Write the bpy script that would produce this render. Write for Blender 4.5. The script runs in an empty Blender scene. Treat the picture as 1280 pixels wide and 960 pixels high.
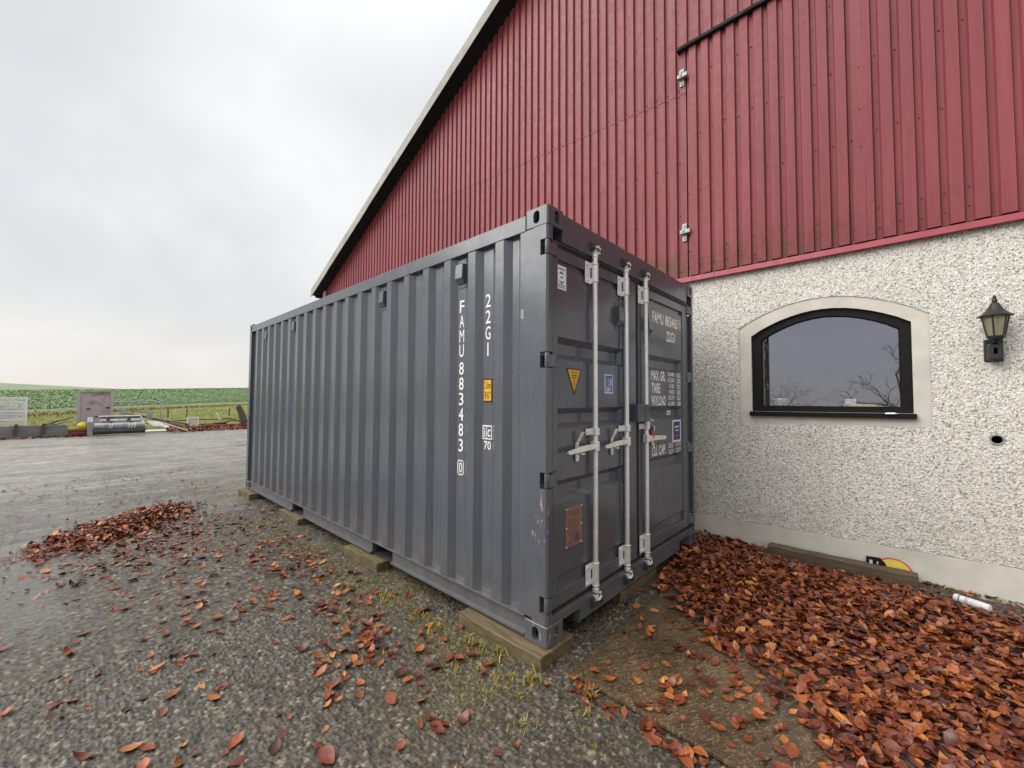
import bpy, bmesh, math, random
import numpy as np
from mathutils import Matrix, Vector, Euler

S = bpy.context.scene
COL = S.collection
rng = random.Random(7)
nr = np.random.default_rng(11)

# ------------------------------------------------------------------ camera
R = [[0.73268368, 0.68054702, 0.00551095],
     [0.0215485, -0.0312913, 0.999278],
     [-0.68022811, 0.73203593, 0.03759139]]
CAM = Vector((1.45023393, -1.86588533, 1.4258599))
cd = bpy.data.cameras.new("camera")
cam = bpy.data.objects.new("camera", cd)
COL.objects.link(cam)
cd.sensor_fit = 'HORIZONTAL'
cd.sensor_width = 36
cd.lens = 505.2344 / 1280 * 36
cd.clip_start = 0.05
cd.clip_end = 2000
m = Matrix.Identity(4)
for i in range(3):
    m[i][0] = R[0][i]; m[i][1] = R[1][i]; m[i][2] = -R[2][i]; m[i][3] = CAM[i]
cam.matrix_world = m
S.camera = cam

def project(p):
    d = Vector(p) - CAM
    x = sum(R[0][i] * d[i] for i in range(3)); y = sum(R[1][i] * d[i] for i in range(3)); z = sum(R[2][i] * d[i] for i in range(3))
    if z < 0.05: return None
    return 640 + 505.23 * x / z, 480 - 505.23 * y / z, z

# ------------------------------------------------------------------ world and sun
S.view_settings.view_transform = 'Standard'
S.view_settings.look = 'None'
S.view_settings.gamma = 1
S.view_settings.use_curve_mapping = False
S.view_settings.exposure = 1.0
SUN_EL, SUN_AZ = math.radians(40), math.radians(214)     # azimuth clockwise from +Y
W = bpy.data.worlds.new("World"); S.world = W; W.use_nodes = True
nt = W.node_tree; nt.nodes.clear()
def wn(t, **k):
    n = nt.nodes.new(t)
    for a, b in k.items(): setattr(n, a, b)
    return n
L = nt.links.new
def wmath(op, a, b=None, clamp=False):
    n = wn('ShaderNodeMath', operation=op, use_clamp=clamp)
    for i, v in enumerate((a, b)):
        if v is None: continue
        if isinstance(v, (int, float)): n.inputs[i].default_value = v
        else: L(v, n.inputs[i])
    return n.outputs[0]
def wramp(fac, pts):
    n = wn('ShaderNodeValToRGB'); e = n.color_ramp.elements
    while len(e) < len(pts): e.new(0.5)
    for q, (p, c) in zip(e, pts): q.position = p; q.color = (*c, 1)
    L(fac, n.inputs[0]); return n.outputs[0]
tc = wn('ShaderNodeTexCoord'); sep = wn('ShaderNodeSeparateXYZ'); L(tc.outputs['Generated'], sep.inputs[0])
zz = wmath('MAXIMUM', sep.outputs[2], 0.0)
den = wmath('ADD', zz, 0.22)
comb = wn('ShaderNodeCombineXYZ')
L(wmath('DIVIDE', sep.outputs[0], den), comb.inputs[0]); L(wmath('DIVIDE', sep.outputs[1], den), comb.inputs[1])
mp = wn('ShaderNodeMapping'); L(comb.outputs[0], mp.inputs[0])
mp.inputs['Location'].default_value = (3.1, 1.45, 0.0); mp.inputs['Rotation'].default_value = (0, 0, 0.6); mp.inputs['Scale'].default_value = (0.62, 1.0, 1)
nz = wn('ShaderNodeTexNoise'); L(mp.outputs[0], nz.inputs['Vector'])
nz.inputs['Scale'].default_value = 1.05; nz.inputs['Detail'].default_value = 5; nz.inputs['Roughness'].default_value = 0.5; nz.inputs['Distortion'].default_value = 0.35
cloud = wramp(nz.outputs[0], [(0.34, (3.58, 3.64, 3.69)), (0.47, (4.0, 4.04, 4.08)), (0.56, (4.45, 4.46, 4.48)), (0.68, (5.05, 5.05, 5.05))])
hz = wramp(zz, [(0.0, (1, 1, 1)), (0.13, (0.45, 0.45, 0.45)), (0.30, (0, 0, 0))])
mixh = wn('ShaderNodeMix', data_type='RGBA'); L(hz, mixh.inputs[0]); L(cloud, mixh.inputs[6]); mixh.inputs[7].default_value = (4.3, 4.08, 3.85, 1)
top = wn('ShaderNodeMapRange', interpolation_type='SMOOTHSTEP'); L(zz, top.inputs[0])
top.inputs[1].default_value = 0.55; top.inputs[2].default_value = 1.0; top.inputs[3].default_value = 1.0; top.inputs[4].default_value = 2.3
vs = wn('ShaderNodeVectorMath', operation='SCALE'); L(mixh.outputs[2], vs.inputs[0]); L(top.outputs[0], vs.inputs['Scale'])
sky = wn('ShaderNodeTexSky', sky_type='NISHITA'); sky.sun_disc = False; sky.sun_elevation = SUN_EL; sky.sun_rotation = SUN_AZ
mixs = wn('ShaderNodeMix', data_type='RGBA'); mixs.inputs[0].default_value = 0.06; L(vs.outputs[0], mixs.inputs[6]); L(sky.outputs[0], mixs.inputs[7])
bg = wn('ShaderNodeBackground'); L(mixs.outputs[2], bg.inputs[0]); bg.inputs[1].default_value = 0.1
wo = wn('ShaderNodeOutputWorld'); L(bg.outputs[0], wo.inputs[0])
sl = bpy.data.lights.new("sun", 'SUN'); sl.energy = 1.5; sl.angle = math.radians(50); sl.color = (1, 0.97, 0.93)
so = bpy.data.objects.new("sun", sl); COL.objects.link(so)
sd = Vector((math.sin(SUN_AZ) * math.cos(SUN_EL), math.cos(SUN_AZ) * math.cos(SUN_EL), math.sin(SUN_EL)))
so.rotation_euler = sd.to_track_quat('Z', 'Y').to_euler()
so.location = (-6, -8, 9)

G = -0.085         # yard level (z = 0 is the underside of the container)

# ------------------------------------------------------------------ materials
class NB:
    """small node builder"""
    def __init__(s, name):
        s.m = bpy.data.materials.new(name); s.m.use_nodes = True
        s.t = s.m.node_tree; s.b = s.t.nodes['Principled BSDF']
        s.co = None
    def n(s, t, **k):
        x = s.t.nodes.new(t)
        for a, b in k.items(): setattr(x, a, b)
        return x
    def l(s, a, b): s.t.links.new(a, b)
    def coord(s):
        if s.co is None: s.co = s.n('ShaderNodeTexCoord').outputs['Object']
        return s.co
    def pos(s): return s.n('ShaderNodeNewGeometry').outputs['Position']
    def mapv(s, v, scale=(1, 1, 1), loc=(0, 0, 0), rot=(0, 0, 0)):
        x = s.n('ShaderNodeMapping'); s.l(v, x.inputs[0]); x.inputs['Scale'].default_value = scale; x.inputs['Location'].default_value = loc; x.inputs['Rotation'].default_value = rot
        return x.outputs[0]
    def noise(s, scale, detail=4, rough=0.55, v=None, out=0, dist=0.0):
        x = s.n('ShaderNodeTexNoise'); s.l(v or s.coord(), x.inputs['Vector'])
        x.inputs['Scale'].default_value = scale; x.inputs['Detail'].default_value = detail; x.inputs['Roughness'].default_value = rough; x.inputs['Distortion'].default_value = dist
        return x.outputs[out]
    def voro(s, scale, out='Distance', v=None, feature='F1', rand=1.0):
        x = s.n('ShaderNodeTexVoronoi', feature=feature); s.l(v or s.coord(), x.inputs['Vector']); x.inputs['Scale'].default_value = scale; x.inputs['Randomness'].default_value = rand
        return x.outputs[out]
    def ramp(s, f, pts, interp='LINEAR'):
        x = s.n('ShaderNodeValToRGB'); e = x.color_ramp.elements; x.color_ramp.interpolation = interp
        while len(e) < len(pts): e.new(0.5)
        for q, (p, c) in zip(e, pts):
            q.position = p; q.color = (*c, 1) if isinstance(c, (tuple, list)) else (c, c, c, 1)
        s.l(f, x.inputs[0]); return x.outputs[0]
    def mix(s, f, a, b, mode='MIX'):
        x = s.n('ShaderNodeMix', data_type='RGBA', blend_type=mode)
        for i, v in ((0, f), (6, a), (7, b)):
            if isinstance(v, (int, float)): x.inputs[i].default_value = v
            elif isinstance(v, tuple): x.inputs[i].default_value = (*v, 1) if len(v) == 3 else v
            else: s.l(v, x.inputs[i])
        return x.outputs[2]
    def math(s, op, a, b=None, clamp=False):
        x = s.n('ShaderNodeMath', operation=op, use_clamp=clamp)
        for i, v in enumerate((a, b)):
            if v is None: continue
            if isinstance(v, (int, float)): x.inputs[i].default_value = v
            else: s.l(v, x.inputs[i])
        return x.outputs[0]
    def sep(s, v):
        x = s.n('ShaderNodeSeparateXYZ'); s.l(v, x.inputs[0]); return x.outputs
    def maprange(s, v, a, b, c=0.0, d=1.0):
        x = s.n('ShaderNodeMapRange', interpolation_type='SMOOTHSTEP'); s.l(v, x.inputs[0])
        for i, q in enumerate((a, b, c, d)): x.inputs[i + 1].default_value = q
        return x.outputs[0]
    def bump(s, h, strength=0.3, dist=0.01):
        x = s.n('ShaderNodeBump'); s.l(h, x.inputs['Height']); x.inputs['Strength'].default_value = strength; x.inputs['Distance'].default_value = dist
        s.l(x.outputs[0], s.b.inputs['Normal'])
    def set(s, col=None, rough=None, metal=None, spec=None):
        for k, v in (('Base Color', col), ('Roughness', rough), ('Metallic', metal), ('Specular IOR Level', spec)):
            if v is None: continue
            if isinstance(v, (int, float)): s.b.inputs[k].default_value = v
            elif isinstance(v, tuple): s.b.inputs[k].default_value = (*v, 1)
            else: s.l(v, s.b.inputs[k])
        return s.m

def simple(name, a, b=None, scale=8, rough=0.6, metal=0.0, bump=0.15, bscale=60, bd=0.003, spec=0.5, stretch=(1, 1, 1)):
    k = NB(name)
    b = b or tuple(c * 0.72 for c in a)
    v = k.mapv(k.coord(), stretch)
    f = k.ramp(k.noise(scale, 5, 0.6, v), [(0.32, 0.0), (0.68, 1.0)])
    k.set(k.mix(f, b, a), k.ramp(k.noise(scale * 2.3, 3), [(0.3, max(0.05, rough - 0.1)), (0.7, min(1, rough + 0.1))]), metal, spec)
    if bump: k.bump(k.noise(bscale, 4, 0.6, v), bump, bd)
    return k.m

def paint_mat():
    k = NB("container paint")
    p = k.pos(); x, y, z = k.sep(p)
    st = k.noise(3.0, 5, 0.6, k.mapv(p, (9, 9, 0.7)))
    big = k.noise(1.1, 4, 0.6, p)
    c = k.mix(k.ramp(st, [(0.35, 0.0), (0.7, 1.0)]), (0.068, 0.076, 0.095), (0.085, 0.094, 0.114))
    c = k.mix(k.math('MULTIPLY', k.ramp(big, [(0.45, 0.0), (0.75, 1.0)]), 0.35), c, (0.082, 0.086, 0.096))
    # dust and splash near the bottom
    dust = k.math('MULTIPLY', k.maprange(z, 0.62, 0.04), k.ramp(k.noise(7, 6, 0.7, p), [(0.33, 0.0), (0.72, 0.85)]))
    c = k.mix(dust, c, (0.13, 0.118, 0.10))
    # chips down to pink primer on the near corner post and castings
    post = k.math('MULTIPLY', k.maprange(x, -0.15, -0.10), k.maprange(y, 0.06, 0.02))
    zone = k.math('MAXIMUM', k.math('MULTIPLY', k.maprange(z, 0.50, 0.60), k.maprange(z, 0.92, 0.80)), k.math('MULTIPLY', k.maprange(z, 0.0, 0.03), k.maprange(z, 0.14, 0.11)))
    chip = k.ramp(k.noise(24, 6, 0.75, k.mapv(p, (2.2, 2.2, 0.5))), [(0.585, 0.0), (0.60, 1.0)])
    chip = k.math('MULTIPLY', chip, k.math('MULTIPLY', post, zone))
    c = k.mix(chip, c, (0.42, 0.30, 0.27))
    # rust on the tops of the castings
    ru = k.math('MULTIPLY', k.maprange(z, 2.555, 2.585), k.ramp(k.noise(30, 5, 0.7, p), [(0.45, 0.0), (0.6, 1.0)]))
    c = k.mix(ru, c, (0.20, 0.10, 0.05))
    patch = k.ramp(k.noise(0.9, 2, 0.4, k.mapv(p, (1.3, 1.3, 0.8), loc=(4.2, 0, 1))), [(0.60, 0.0), (0.61, 0.35)])
    c = k.mix(patch, c, (0.078, 0.083, 0.092))
    rr = k.math('MULTIPLY', k.ramp(k.noise(2.2, 5, 0.7, k.mapv(p, (11, 11, 0.35))), [(0.66, 0.0), (0.74, 0.5)]), k.maprange(z, 0.9, 0.15))
    c = k.mix(rr, c, (0.12, 0.075, 0.045))
    # a few light scuffs
    sc = k.ramp(k.noise(5, 6, 0.8, k.mapv(p, (1.5, 1.5, 1.1), rot=(0.3, 0.5, 0.2))), [(0.70, 0.0), (0.72, 0.5)])
    c = k.mix(sc, c, (0.17, 0.17, 0.18))
    k.set(c, k.ramp(k.noise(6, 4, 0.6, p), [(0.3, 0.20), (0.7, 0.34)]), 0, 0.55)
    k.b.inputs['Coat Weight'].default_value = 0.18; k.b.inputs['Coat Roughness'].default_value = 0.13; k.b.inputs['Coat IOR'].default_value = 1.6
    h = k.math('ADD', k.math('MULTIPLY', k.noise(2.2, 3, 0.5, p), 1.0), k.math('MULTIPLY', k.noise(260, 2, 0.5, p), 0.03))
    k.bump(h, 0.34, 0.016)
    return k.m

def red_mat():
    k = NB("red sheet paint")
    p = k.pos(); x, y, z = k.sep(p)
    big = k.noise(1.3, 4, 0.6, k.mapv(p, (1.4, 1, 0.35)))
    c = k.mix(k.ramp(big, [(0.3, 0.0), (0.7, 1.0)]), (0.228, 0.040, 0.050), (0.272, 0.056, 0.066))
    fine = k.noise(60, 4, 0.7, p)
    c = k.mix(k.math('MULTIPLY', k.ramp(fine, [(0.4, 0.0), (0.7, 1.0)]), 0.16), c, (0.40, 0.15, 0.15))
    # algae low down: creeps up in tongues, browner where it is thick
    edge = k.noise(3.2, 6, 0.7, k.mapv(p, (2.4, 1, 1.1)))
    hgt = k.math('ADD', z, k.math('MULTIPLY', edge, -1.25))
    low = k.maprange(hgt, 2.72, 2.25)
    val = k.maprange(y, 2.975, 2.99)
    al = k.math('MULTIPLY', low, k.ramp(k.noise(22, 5, 0.7, p), [(0.38, 0.15), (0.62, 1.0)]))
    xl = k.maprange(x, 2.2, 0.6, 0.25, 1.0)
    c = k.mix(k.math('MULTIPLY', k.math('MULTIPLY', al, xl), 0.75), c, (0.145, 0.032, 0.034))
    mo = k.math('MULTIPLY', k.math('MULTIPLY', k.maprange(hgt, 2.66, 2.42), k.maprange(y, 2.950, 2.966)), k.ramp(k.noise(9, 5, 0.7, p), [(0.46, 0.0), (0.58, 0.85)]))
    c = k.mix(k.math('MULTIPLY', mo, xl), c, (0.115, 0.070, 0.022))
    oi = k.n('ShaderNodeObjectInfo').outputs['Random']
    c = k.mix(1.0, c, k.ramp(oi, [(0.0, 0.92), (1.0, 1.06)]), 'MULTIPLY')
    run = k.ramp(k.noise(4.5, 5, 0.7, k.mapv(p, (6, 1, 0.22))), [(0.40, 0.90), (0.62, 1.05)])
    c = k.mix(1.0, c, run, 'MULTIPLY')
    k.set(c, k.ramp(k.noise(14, 4, 0.6, p), [(0.3, 0.42), (0.7, 0.58)]), 0, 0.32)
    k.bump(k.math('ADD', k.noise(1.6, 2, 0.5, p), k.math('MULTIPLY', k.noise(300, 2, 0.5, p), 0.02)), 0.2, 0.008)
    return k.m

def attr_mat(name, rough=0.6, spec=0.5, attr="tone", grain=None):
    k = NB(name)
    a = k.n('ShaderNodeAttribute', attribute_name=attr).outputs['Color']
    c = a
    if grain:
        f = k.noise(grain, 4, 0.7, k.pos())
        c = k.mix(1.0, a, k.ramp(f, [(0.3, 0.72), (0.7, 1.2)]), 'MULTIPLY')
    k.set(c, rough, 0, spec)
    return k

def stucco_mat():
    k = attr_mat("pebble dash", 0.8, 0.3)
    a = k.n('ShaderNodeAttribute', attribute_name="tone").outputs['Color']
    p = k.pos(); x, y, z = k.sep(p)
    big = k.ramp(k.noise(1.6, 5, 0.6, k.mapv(p, (1, 1, 0.6))), [(0.3, 0.90), (0.7, 1.04)])
    c = k.mix(1.0, a, big, 'MULTIPLY')
    runs = k.math('MULTIPLY', k.ramp(k.noise(3.0, 5, 0.7, k.mapv(p, (5, 1, 0.35))), [(0.48, 0.0), (0.68, 0.35)]), k.maprange(z, 2.9, 2.3, 0.9, 0.25))
    c = k.mix(runs, c, (0.30, 0.28, 0.22))
    spl = k.math('MULTIPLY', k.maprange(z, 0.75, 0.12), k.ramp(k.noise(6, 5, 0.7, p), [(0.35, 0.0), (0.7, 0.45)]))
    c = k.mix(spl, c, (0.34, 0.31, 0.24))
    k.set(c, 0.82, 0, 0.3)
    return k.m

def stucco_far_mat():
    k = NB("pebble dash far"); p = k.pos()
    c = k.ramp(k.voro(75, 'Color', p), [(0.0, (0.35, 0.32, 0.28)), (0.5, (0.62, 0.59, 0.53)), (1.0, (0.74, 0.72, 0.67))])
    k.set(c, 0.85); k.bump(k.voro(75, v=p), 0.6, 0.006)
    return k.m

def gravel_far_mat():
    k = NB("wet gravel"); p = k.pos(); x, y, z = k.sep(p)
    vc = k.voro(58, 'Color', p); s = k.n('ShaderNodeSeparateColor'); k.l(vc, s.inputs[0])
    c = k.ramp(s.outputs[0], [(0.0, (0.038, 0.034, 0.028)), (0.45, (0.086, 0.079, 0.066)), (0.8, (0.145, 0.133, 0.113)), (1.0, (0.29, 0.265, 0.225))])
    mud = k.ramp(k.noise(0.55, 6, 0.65, k.mapv(p, (1.0, 0.35, 1), rot=(0, 0, 0.12))), [(0.42, 0.0), (0.62, 1.0)])
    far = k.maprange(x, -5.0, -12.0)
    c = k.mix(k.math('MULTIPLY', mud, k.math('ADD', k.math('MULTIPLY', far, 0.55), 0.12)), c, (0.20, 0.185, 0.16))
    c = k.mix(k.math('MULTIPLY', far, 0.7), c, (0.265, 0.247, 0.215))  # distant yard lightened, its grazing wet sheen mixed into the colour
    wz = k.math('MULTIPLY', k.maprange(y, -1.45, -1.8), k.maprange(x, -2.1, -2.8))
    c = k.mix(k.math('MULTIPLY', k.math('MULTIPLY', wz, k.maprange(x, -9, -6)), 0.7), c, (0.105, 0.093, 0.078))
    # yellowish moss by the container's far end
    mo = k.math('MULTIPLY', k.math('MULTIPLY', k.maprange(y, -0.9, -0.3), k.maprange(x, -3.5, -5.0)), k.math('MULTIPLY', k.maprange(x, -13, -10), k.ramp(k.noise(3.0, 6, 0.75, p), [(0.52, 0.0), (0.66, 0.8)])))
    c = k.mix(mo, c, (0.17, 0.14, 0.05))
    sp = k.noise(5.5, 6, 0.8, k.mapv(p, (1.0, 0.30, 1), rot=(0, 0, 0.12)))
    c = k.mix(1.0, c, k.ramp(sp, [(0.32, 0.45), (0.5, 0.95), (0.66, 1.5)]), 'MULTIPLY')
    sp2 = k.noise(16, 6, 0.85, k.mapv(p, (1.0, 0.7, 1)))
    c = k.mix(1.0, c, k.ramp(sp2, [(0.36, 0.42), (0.62, 1.5)]), 'MULTIPLY')
    wet = k.ramp(k.noise(0.8, 5, 0.6, k.mapv(p, (1.0, 0.22, 1), rot=(0, 0, 0.10))), [(0.40, 0.60), (0.52, 0.40), (0.62, 0.14)])
    band = k.math('MULTIPLY', k.maprange(y, -1.5, -2.1), k.maprange(x, -11, -7))
    wet = k.mix(k.math('MULTIPLY', band, k.ramp(k.noise(1.4, 5, 0.6, p), [(0.35, 0.3), (0.6, 1.0)])), wet, (0.13, 0.13, 0.13))
    k.set(c, wet, 0, 0.5)
    h = k.math('ADD', k.math('ADD', k.math('MULTIPLY', k.voro(58, v=p), -1.0), k.math('MULTIPLY', sp, 2.2)), k.math('MULTIPLY', k.noise(1.2, 5, 0.6, k.mapv(p, (1.0, 0.25, 1), rot=(0, 0, 0.12))), 5.0))
    h = k.math('MULTIPLY', h, k.math('SUBTRACT', 1.0, k.math('MULTIPLY', wz, 0.7)))
    k.bump(h, 0.8, 0.018)
    return k.m

def gravel_near_mat():
    k = attr_mat("gravel stones", 0.5, 0.5)
    a = k.n('ShaderNodeAttribute', attribute_name="tone").outputs['Color']
    p = k.pos()
    c = k.mix(1.0, a, k.ramp(k.noise(160, 4, 0.7, p), [(0.3, 0.7), (0.7, 1.25)]), 'MULTIPLY')
    wet = k.n('ShaderNodeAttribute', attribute_name='tone').outputs['Alpha']
    ro = k.ramp(k.noise(1.1, 4, 0.6, p), [(0.38, 0.60), (0.62, 0.36)])
    k.set(c, k.mix(wet, ro, (0.16, 0.16, 0.16)), 0, 0.5)
    k.bump(k.noise(220, 3, 0.6, p), 0.3, 0.002)
    return k.m

def dirt_mat():
    k = NB("dark soil"); p = k.pos()
    c = k.ramp(k.noise(16, 6, 0.75, p), [(0.3, (0.022, 0.016, 0.011)), (0.55, (0.05, 0.036, 0.022)), (0.75, (0.10, 0.07, 0.035))])
    k.set(c, 0.75); k.bump(k.noise(40, 6, 0.8, p), 0.8, 0.02)
    return k.m

def wood_mat(name, a, b, moss=0.0, grain=(1.2, 18, 18), mosscol=(0.075, 0.075, 0.018)):
    k = NB(name); v = k.mapv(k.coord(), grain)
    g = k.noise(3.0, 6, 0.7, v, dist=0.6)
    c = k.mix(k.ramp(g, [(0.35, 0.0), (0.65, 1.0)]), a, b)
    if moss:
        nz_ = k.sep(k.n('ShaderNodeNewGeometry').outputs['Normal'])[2]; moss = k.maprange(nz_, 0.2, 0.8, moss, moss * 0.25)
        c = k.mix(k.math('MULTIPLY', k.ramp(k.noise(9, 6, 0.7, k.pos()), [(0.35, 0.0), (0.6, 1.0)]), moss), c, mosscol)
    k.set(c, 0.72); k.bump(g, 0.5, 0.004)
    return k.m

def osb_mat():
    k = NB("wet chipboard"); p = k.pos()
    # flakes: two crossed layers of stretched cells with their own tone
    out = None
    c = (0.10, 0.066, 0.028)
    base = None
    for i, (rot, sc) in enumerate(((0.35, (38, 210, 1)), (1.65, (46, 260, 1)), (2.6, (34, 190, 1)), (1.02, (42, 230, 1)), (2.05, (40, 240, 1)))):
        v = k.mapv(p, (1, 1, 1), rot=(0, 0, rot))
        v = k.mapv(v, sc, loc=(i * 3.7, i * 1.9, 0))
        warp = k.noise(2.0, 2, 0.5, v)
        cc = k.voro(1.0, 'Color', v); s = k.n('ShaderNodeSeparateColor'); k.l(cc, s.inputs[0])
        tone = k.ramp(s.outputs[0], [(0.0, (0.056, 0.035, 0.017)), (0.5, (0.098, 0.061, 0.029)), (0.78, (0.145, 0.096, 0.047)), (1.0, (0.30, 0.215, 0.118))])
        base = tone if base is None else k.mix(k.ramp(s.outputs[1], [(0.52, 0.0), (0.54, 1.0)]), base, tone)
        h = s.outputs[2]
        out = h if out is None else k.math('ADD', out, k.math('MULTIPLY', h, 0.6))
    damp = k.ramp(k.noise(2.6, 5, 0.6, p), [(0.35, 0.52), (0.65, 1.02)])
    c = k.mix(1.0, base, damp, 'MULTIPLY')
    k.set(c, k.ramp(k.noise(3.2, 4), [(0.35, 0.32), (0.65, 0.6)]), 0, 0.5)
    k.bump(out, 0.25, 0.003)
    return k.m

LEAFRAMP = [(0.0, (0.040, 0.013, 0.010)), (0.25, (0.110, 0.022, 0.011)), (0.5, (0.200, 0.043, 0.013)), (0.75, (0.33, 0.092, 0.020)), (1.0, (0.50, 0.19, 0.045))]
def leaf_mat(name, use_obj):
    k = NB(name); p = k.pos()
    if use_obj: a = k.n('ShaderNodeObjectInfo').outputs['Color']
    else: a = k.n('ShaderNodeAttribute', attribute_name="tone").outputs['Color']
    c = k.mix(1.0, a, k.ramp(k.noise(55, 5, 0.7, p), [(0.32, 0.55), (0.68, 1.30)]), 'MULTIPLY')
    c = k.mix(k.ramp(k.noise(140, 3, 0.6, p), [(0.66, 0.0), (0.72, 0.6)]), c, (0.03, 0.012, 0.008))
    k.set(c, k.ramp(k.noise(18, 3, 0.6, p), [(0.3, 0.28), (0.7, 0.55)]), 0, 0.5)
    k.bump(k.noise(120, 4, 0.7, p), 0.35, 0.002)
    return k.m

def glass_mat():
    k = NB("window glass"); p = k.pos(); x, y, z = k.sep(p)
    tr = k.n('ShaderNodeBsdfTransparent'); tr.inputs[0].default_value = (0.92, 0.94, 0.95, 1)
    gl = k.n('ShaderNodeBsdfGlossy'); gl.inputs['Roughness'].default_value = 0.015; gl.inputs['Color'].default_value = (0.76, 0.80, 0.97, 1)
    lw = k.n('ShaderNodeFresnel'); lw.inputs[0].default_value = 3.3
    m1 = k.n('ShaderNodeMixShader'); k.l(lw.outputs[0], m1.inputs[0]); k.l(tr.outputs[0], m1.inputs[1]); k.l(gl.outputs[0], m1.inputs[2])
    df = k.n('ShaderNodeBsdfDiffuse'); df.inputs[0].default_value = (0.30, 0.31, 0.30, 1)
    spots = k.ramp(k.noise(70, 5, 0.8, k.mapv(p, (1, 1, 0.55))), [(0.46, 0.0), (0.70, 0.42)])
    film = k.math('MULTIPLY', spots, k.maprange(z, 2.3, 1.35, 0.15, 1.0))
    m2 = k.n('ShaderNodeMixShader'); k.l(film, m2.inputs[0]); k.l(m1.outputs[0], m2.inputs[1]); k.l(df.outputs[0], m2.inputs[2])
    k.t.links.new(m2.outputs[0], k.t.nodes['Material Output'].inputs['Surface'])
    return k.m

def lamp_glass_mat():
    k = NB("lamp glass")
    tr = k.n('ShaderNodeBsdfTransparent'); tr.inputs[0].default_value = (0.85, 0.80, 0.62, 1)
    gl = k.n('ShaderNodeBsdfGlossy'); gl.inputs['Roughness'].default_value = 0.08
    df = k.n('ShaderNodeBsdfTranslucent'); df.inputs[0].default_value = (0.72, 0.66, 0.48, 1)
    d2 = k.n('ShaderNodeBsdfDiffuse'); d2.inputs[0].default_value = (0.55, 0.52, 0.40, 1)
    a = k.n('ShaderNodeMixShader'); a.inputs[0].default_value = 0.12; k.l(tr.outputs[0], a.inputs[1]); k.l(gl.outputs[0], a.inputs[2])
    b = k.n('ShaderNodeMixShader'); b.inputs[0].default_value = 0.5; k.l(df.outputs[0], b.inputs[1]); k.l(d2.outputs[0], b.inputs[2])
    c = k.n('ShaderNodeMixShader'); c.inputs[0].default_value = 0.5; k.l(a.outputs[0], c.inputs[1]); k.l(b.outputs[0], c.inputs[2])
    k.t.links.new(c.outputs[0], k.t.nodes['Material Output'].inputs['Surface'])
    return k.m

def rusty_sheet_mat():
    k = NB("rusty painted steel"); p = k.pos(); x, y, z = k.sep(p)
    f = k.ramp(k.noise(2.2, 7, 0.8, k.mapv(p, (1, 1.0, 1.25))), [(0.50, 0.0), (0.60, 0.85)])
    f = k.math('MULTIPLY', f, k.math('MULTIPLY', k.maprange(y, -1.75, -1.45), k.maprange(y, -0.85, -1.05, 0.2, 1.0)))
    f = k.math('MULTIPLY', f, k.maprange(z, 0.5, 1.1, 0.35, 1.0))
    c = k.mix(f, k.mix(k.noise(5), (0.36, 0.315, 0.325), (0.45, 0.395, 0.405)), (0.22, 0.11, 0.065))
    k.set(c, 0.65); k.bump(k.noise(30, 4), 0.3, 0.004)
    return k.m

def field_mat():
    k = NB("field soil"); p = k.pos(); x, y, z = k.sep(p)
    rows = k.noise(2.6, 5, 0.7, k.mapv(p, (0.5, 0.9, 1), rot=(0, 0, 0.4)))
    c = k.mix(k.ramp(rows, [(0.40, 0.0), (0.6, 1.0)]), (0.16, 0.225, 0.10), (0.22, 0.30, 0.145))
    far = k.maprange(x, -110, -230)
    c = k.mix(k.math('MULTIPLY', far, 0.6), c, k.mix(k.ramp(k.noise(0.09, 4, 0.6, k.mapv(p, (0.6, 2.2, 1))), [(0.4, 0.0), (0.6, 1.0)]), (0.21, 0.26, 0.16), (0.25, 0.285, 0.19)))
    k.set(c, 0.85); k.bump(k.noise(1.6, 6, 0.8, p), 1.0, 0.4)
    return k.m

def verge_mat():
    k = NB("verge grass"); p = k.pos()
    c = k.ramp(k.noise(1.8, 6, 0.75, k.mapv(p, (0.6, 1, 1))), [(0.3, (0.10, 0.12, 0.02)), (0.5, (0.21, 0.23, 0.035)), (0.7, (0.29, 0.29, 0.06))])
    k.set(c, 0.9); k.bump(k.noise(7, 6, 0.85, p), 1.0, 0.2)
    return k.m

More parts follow.
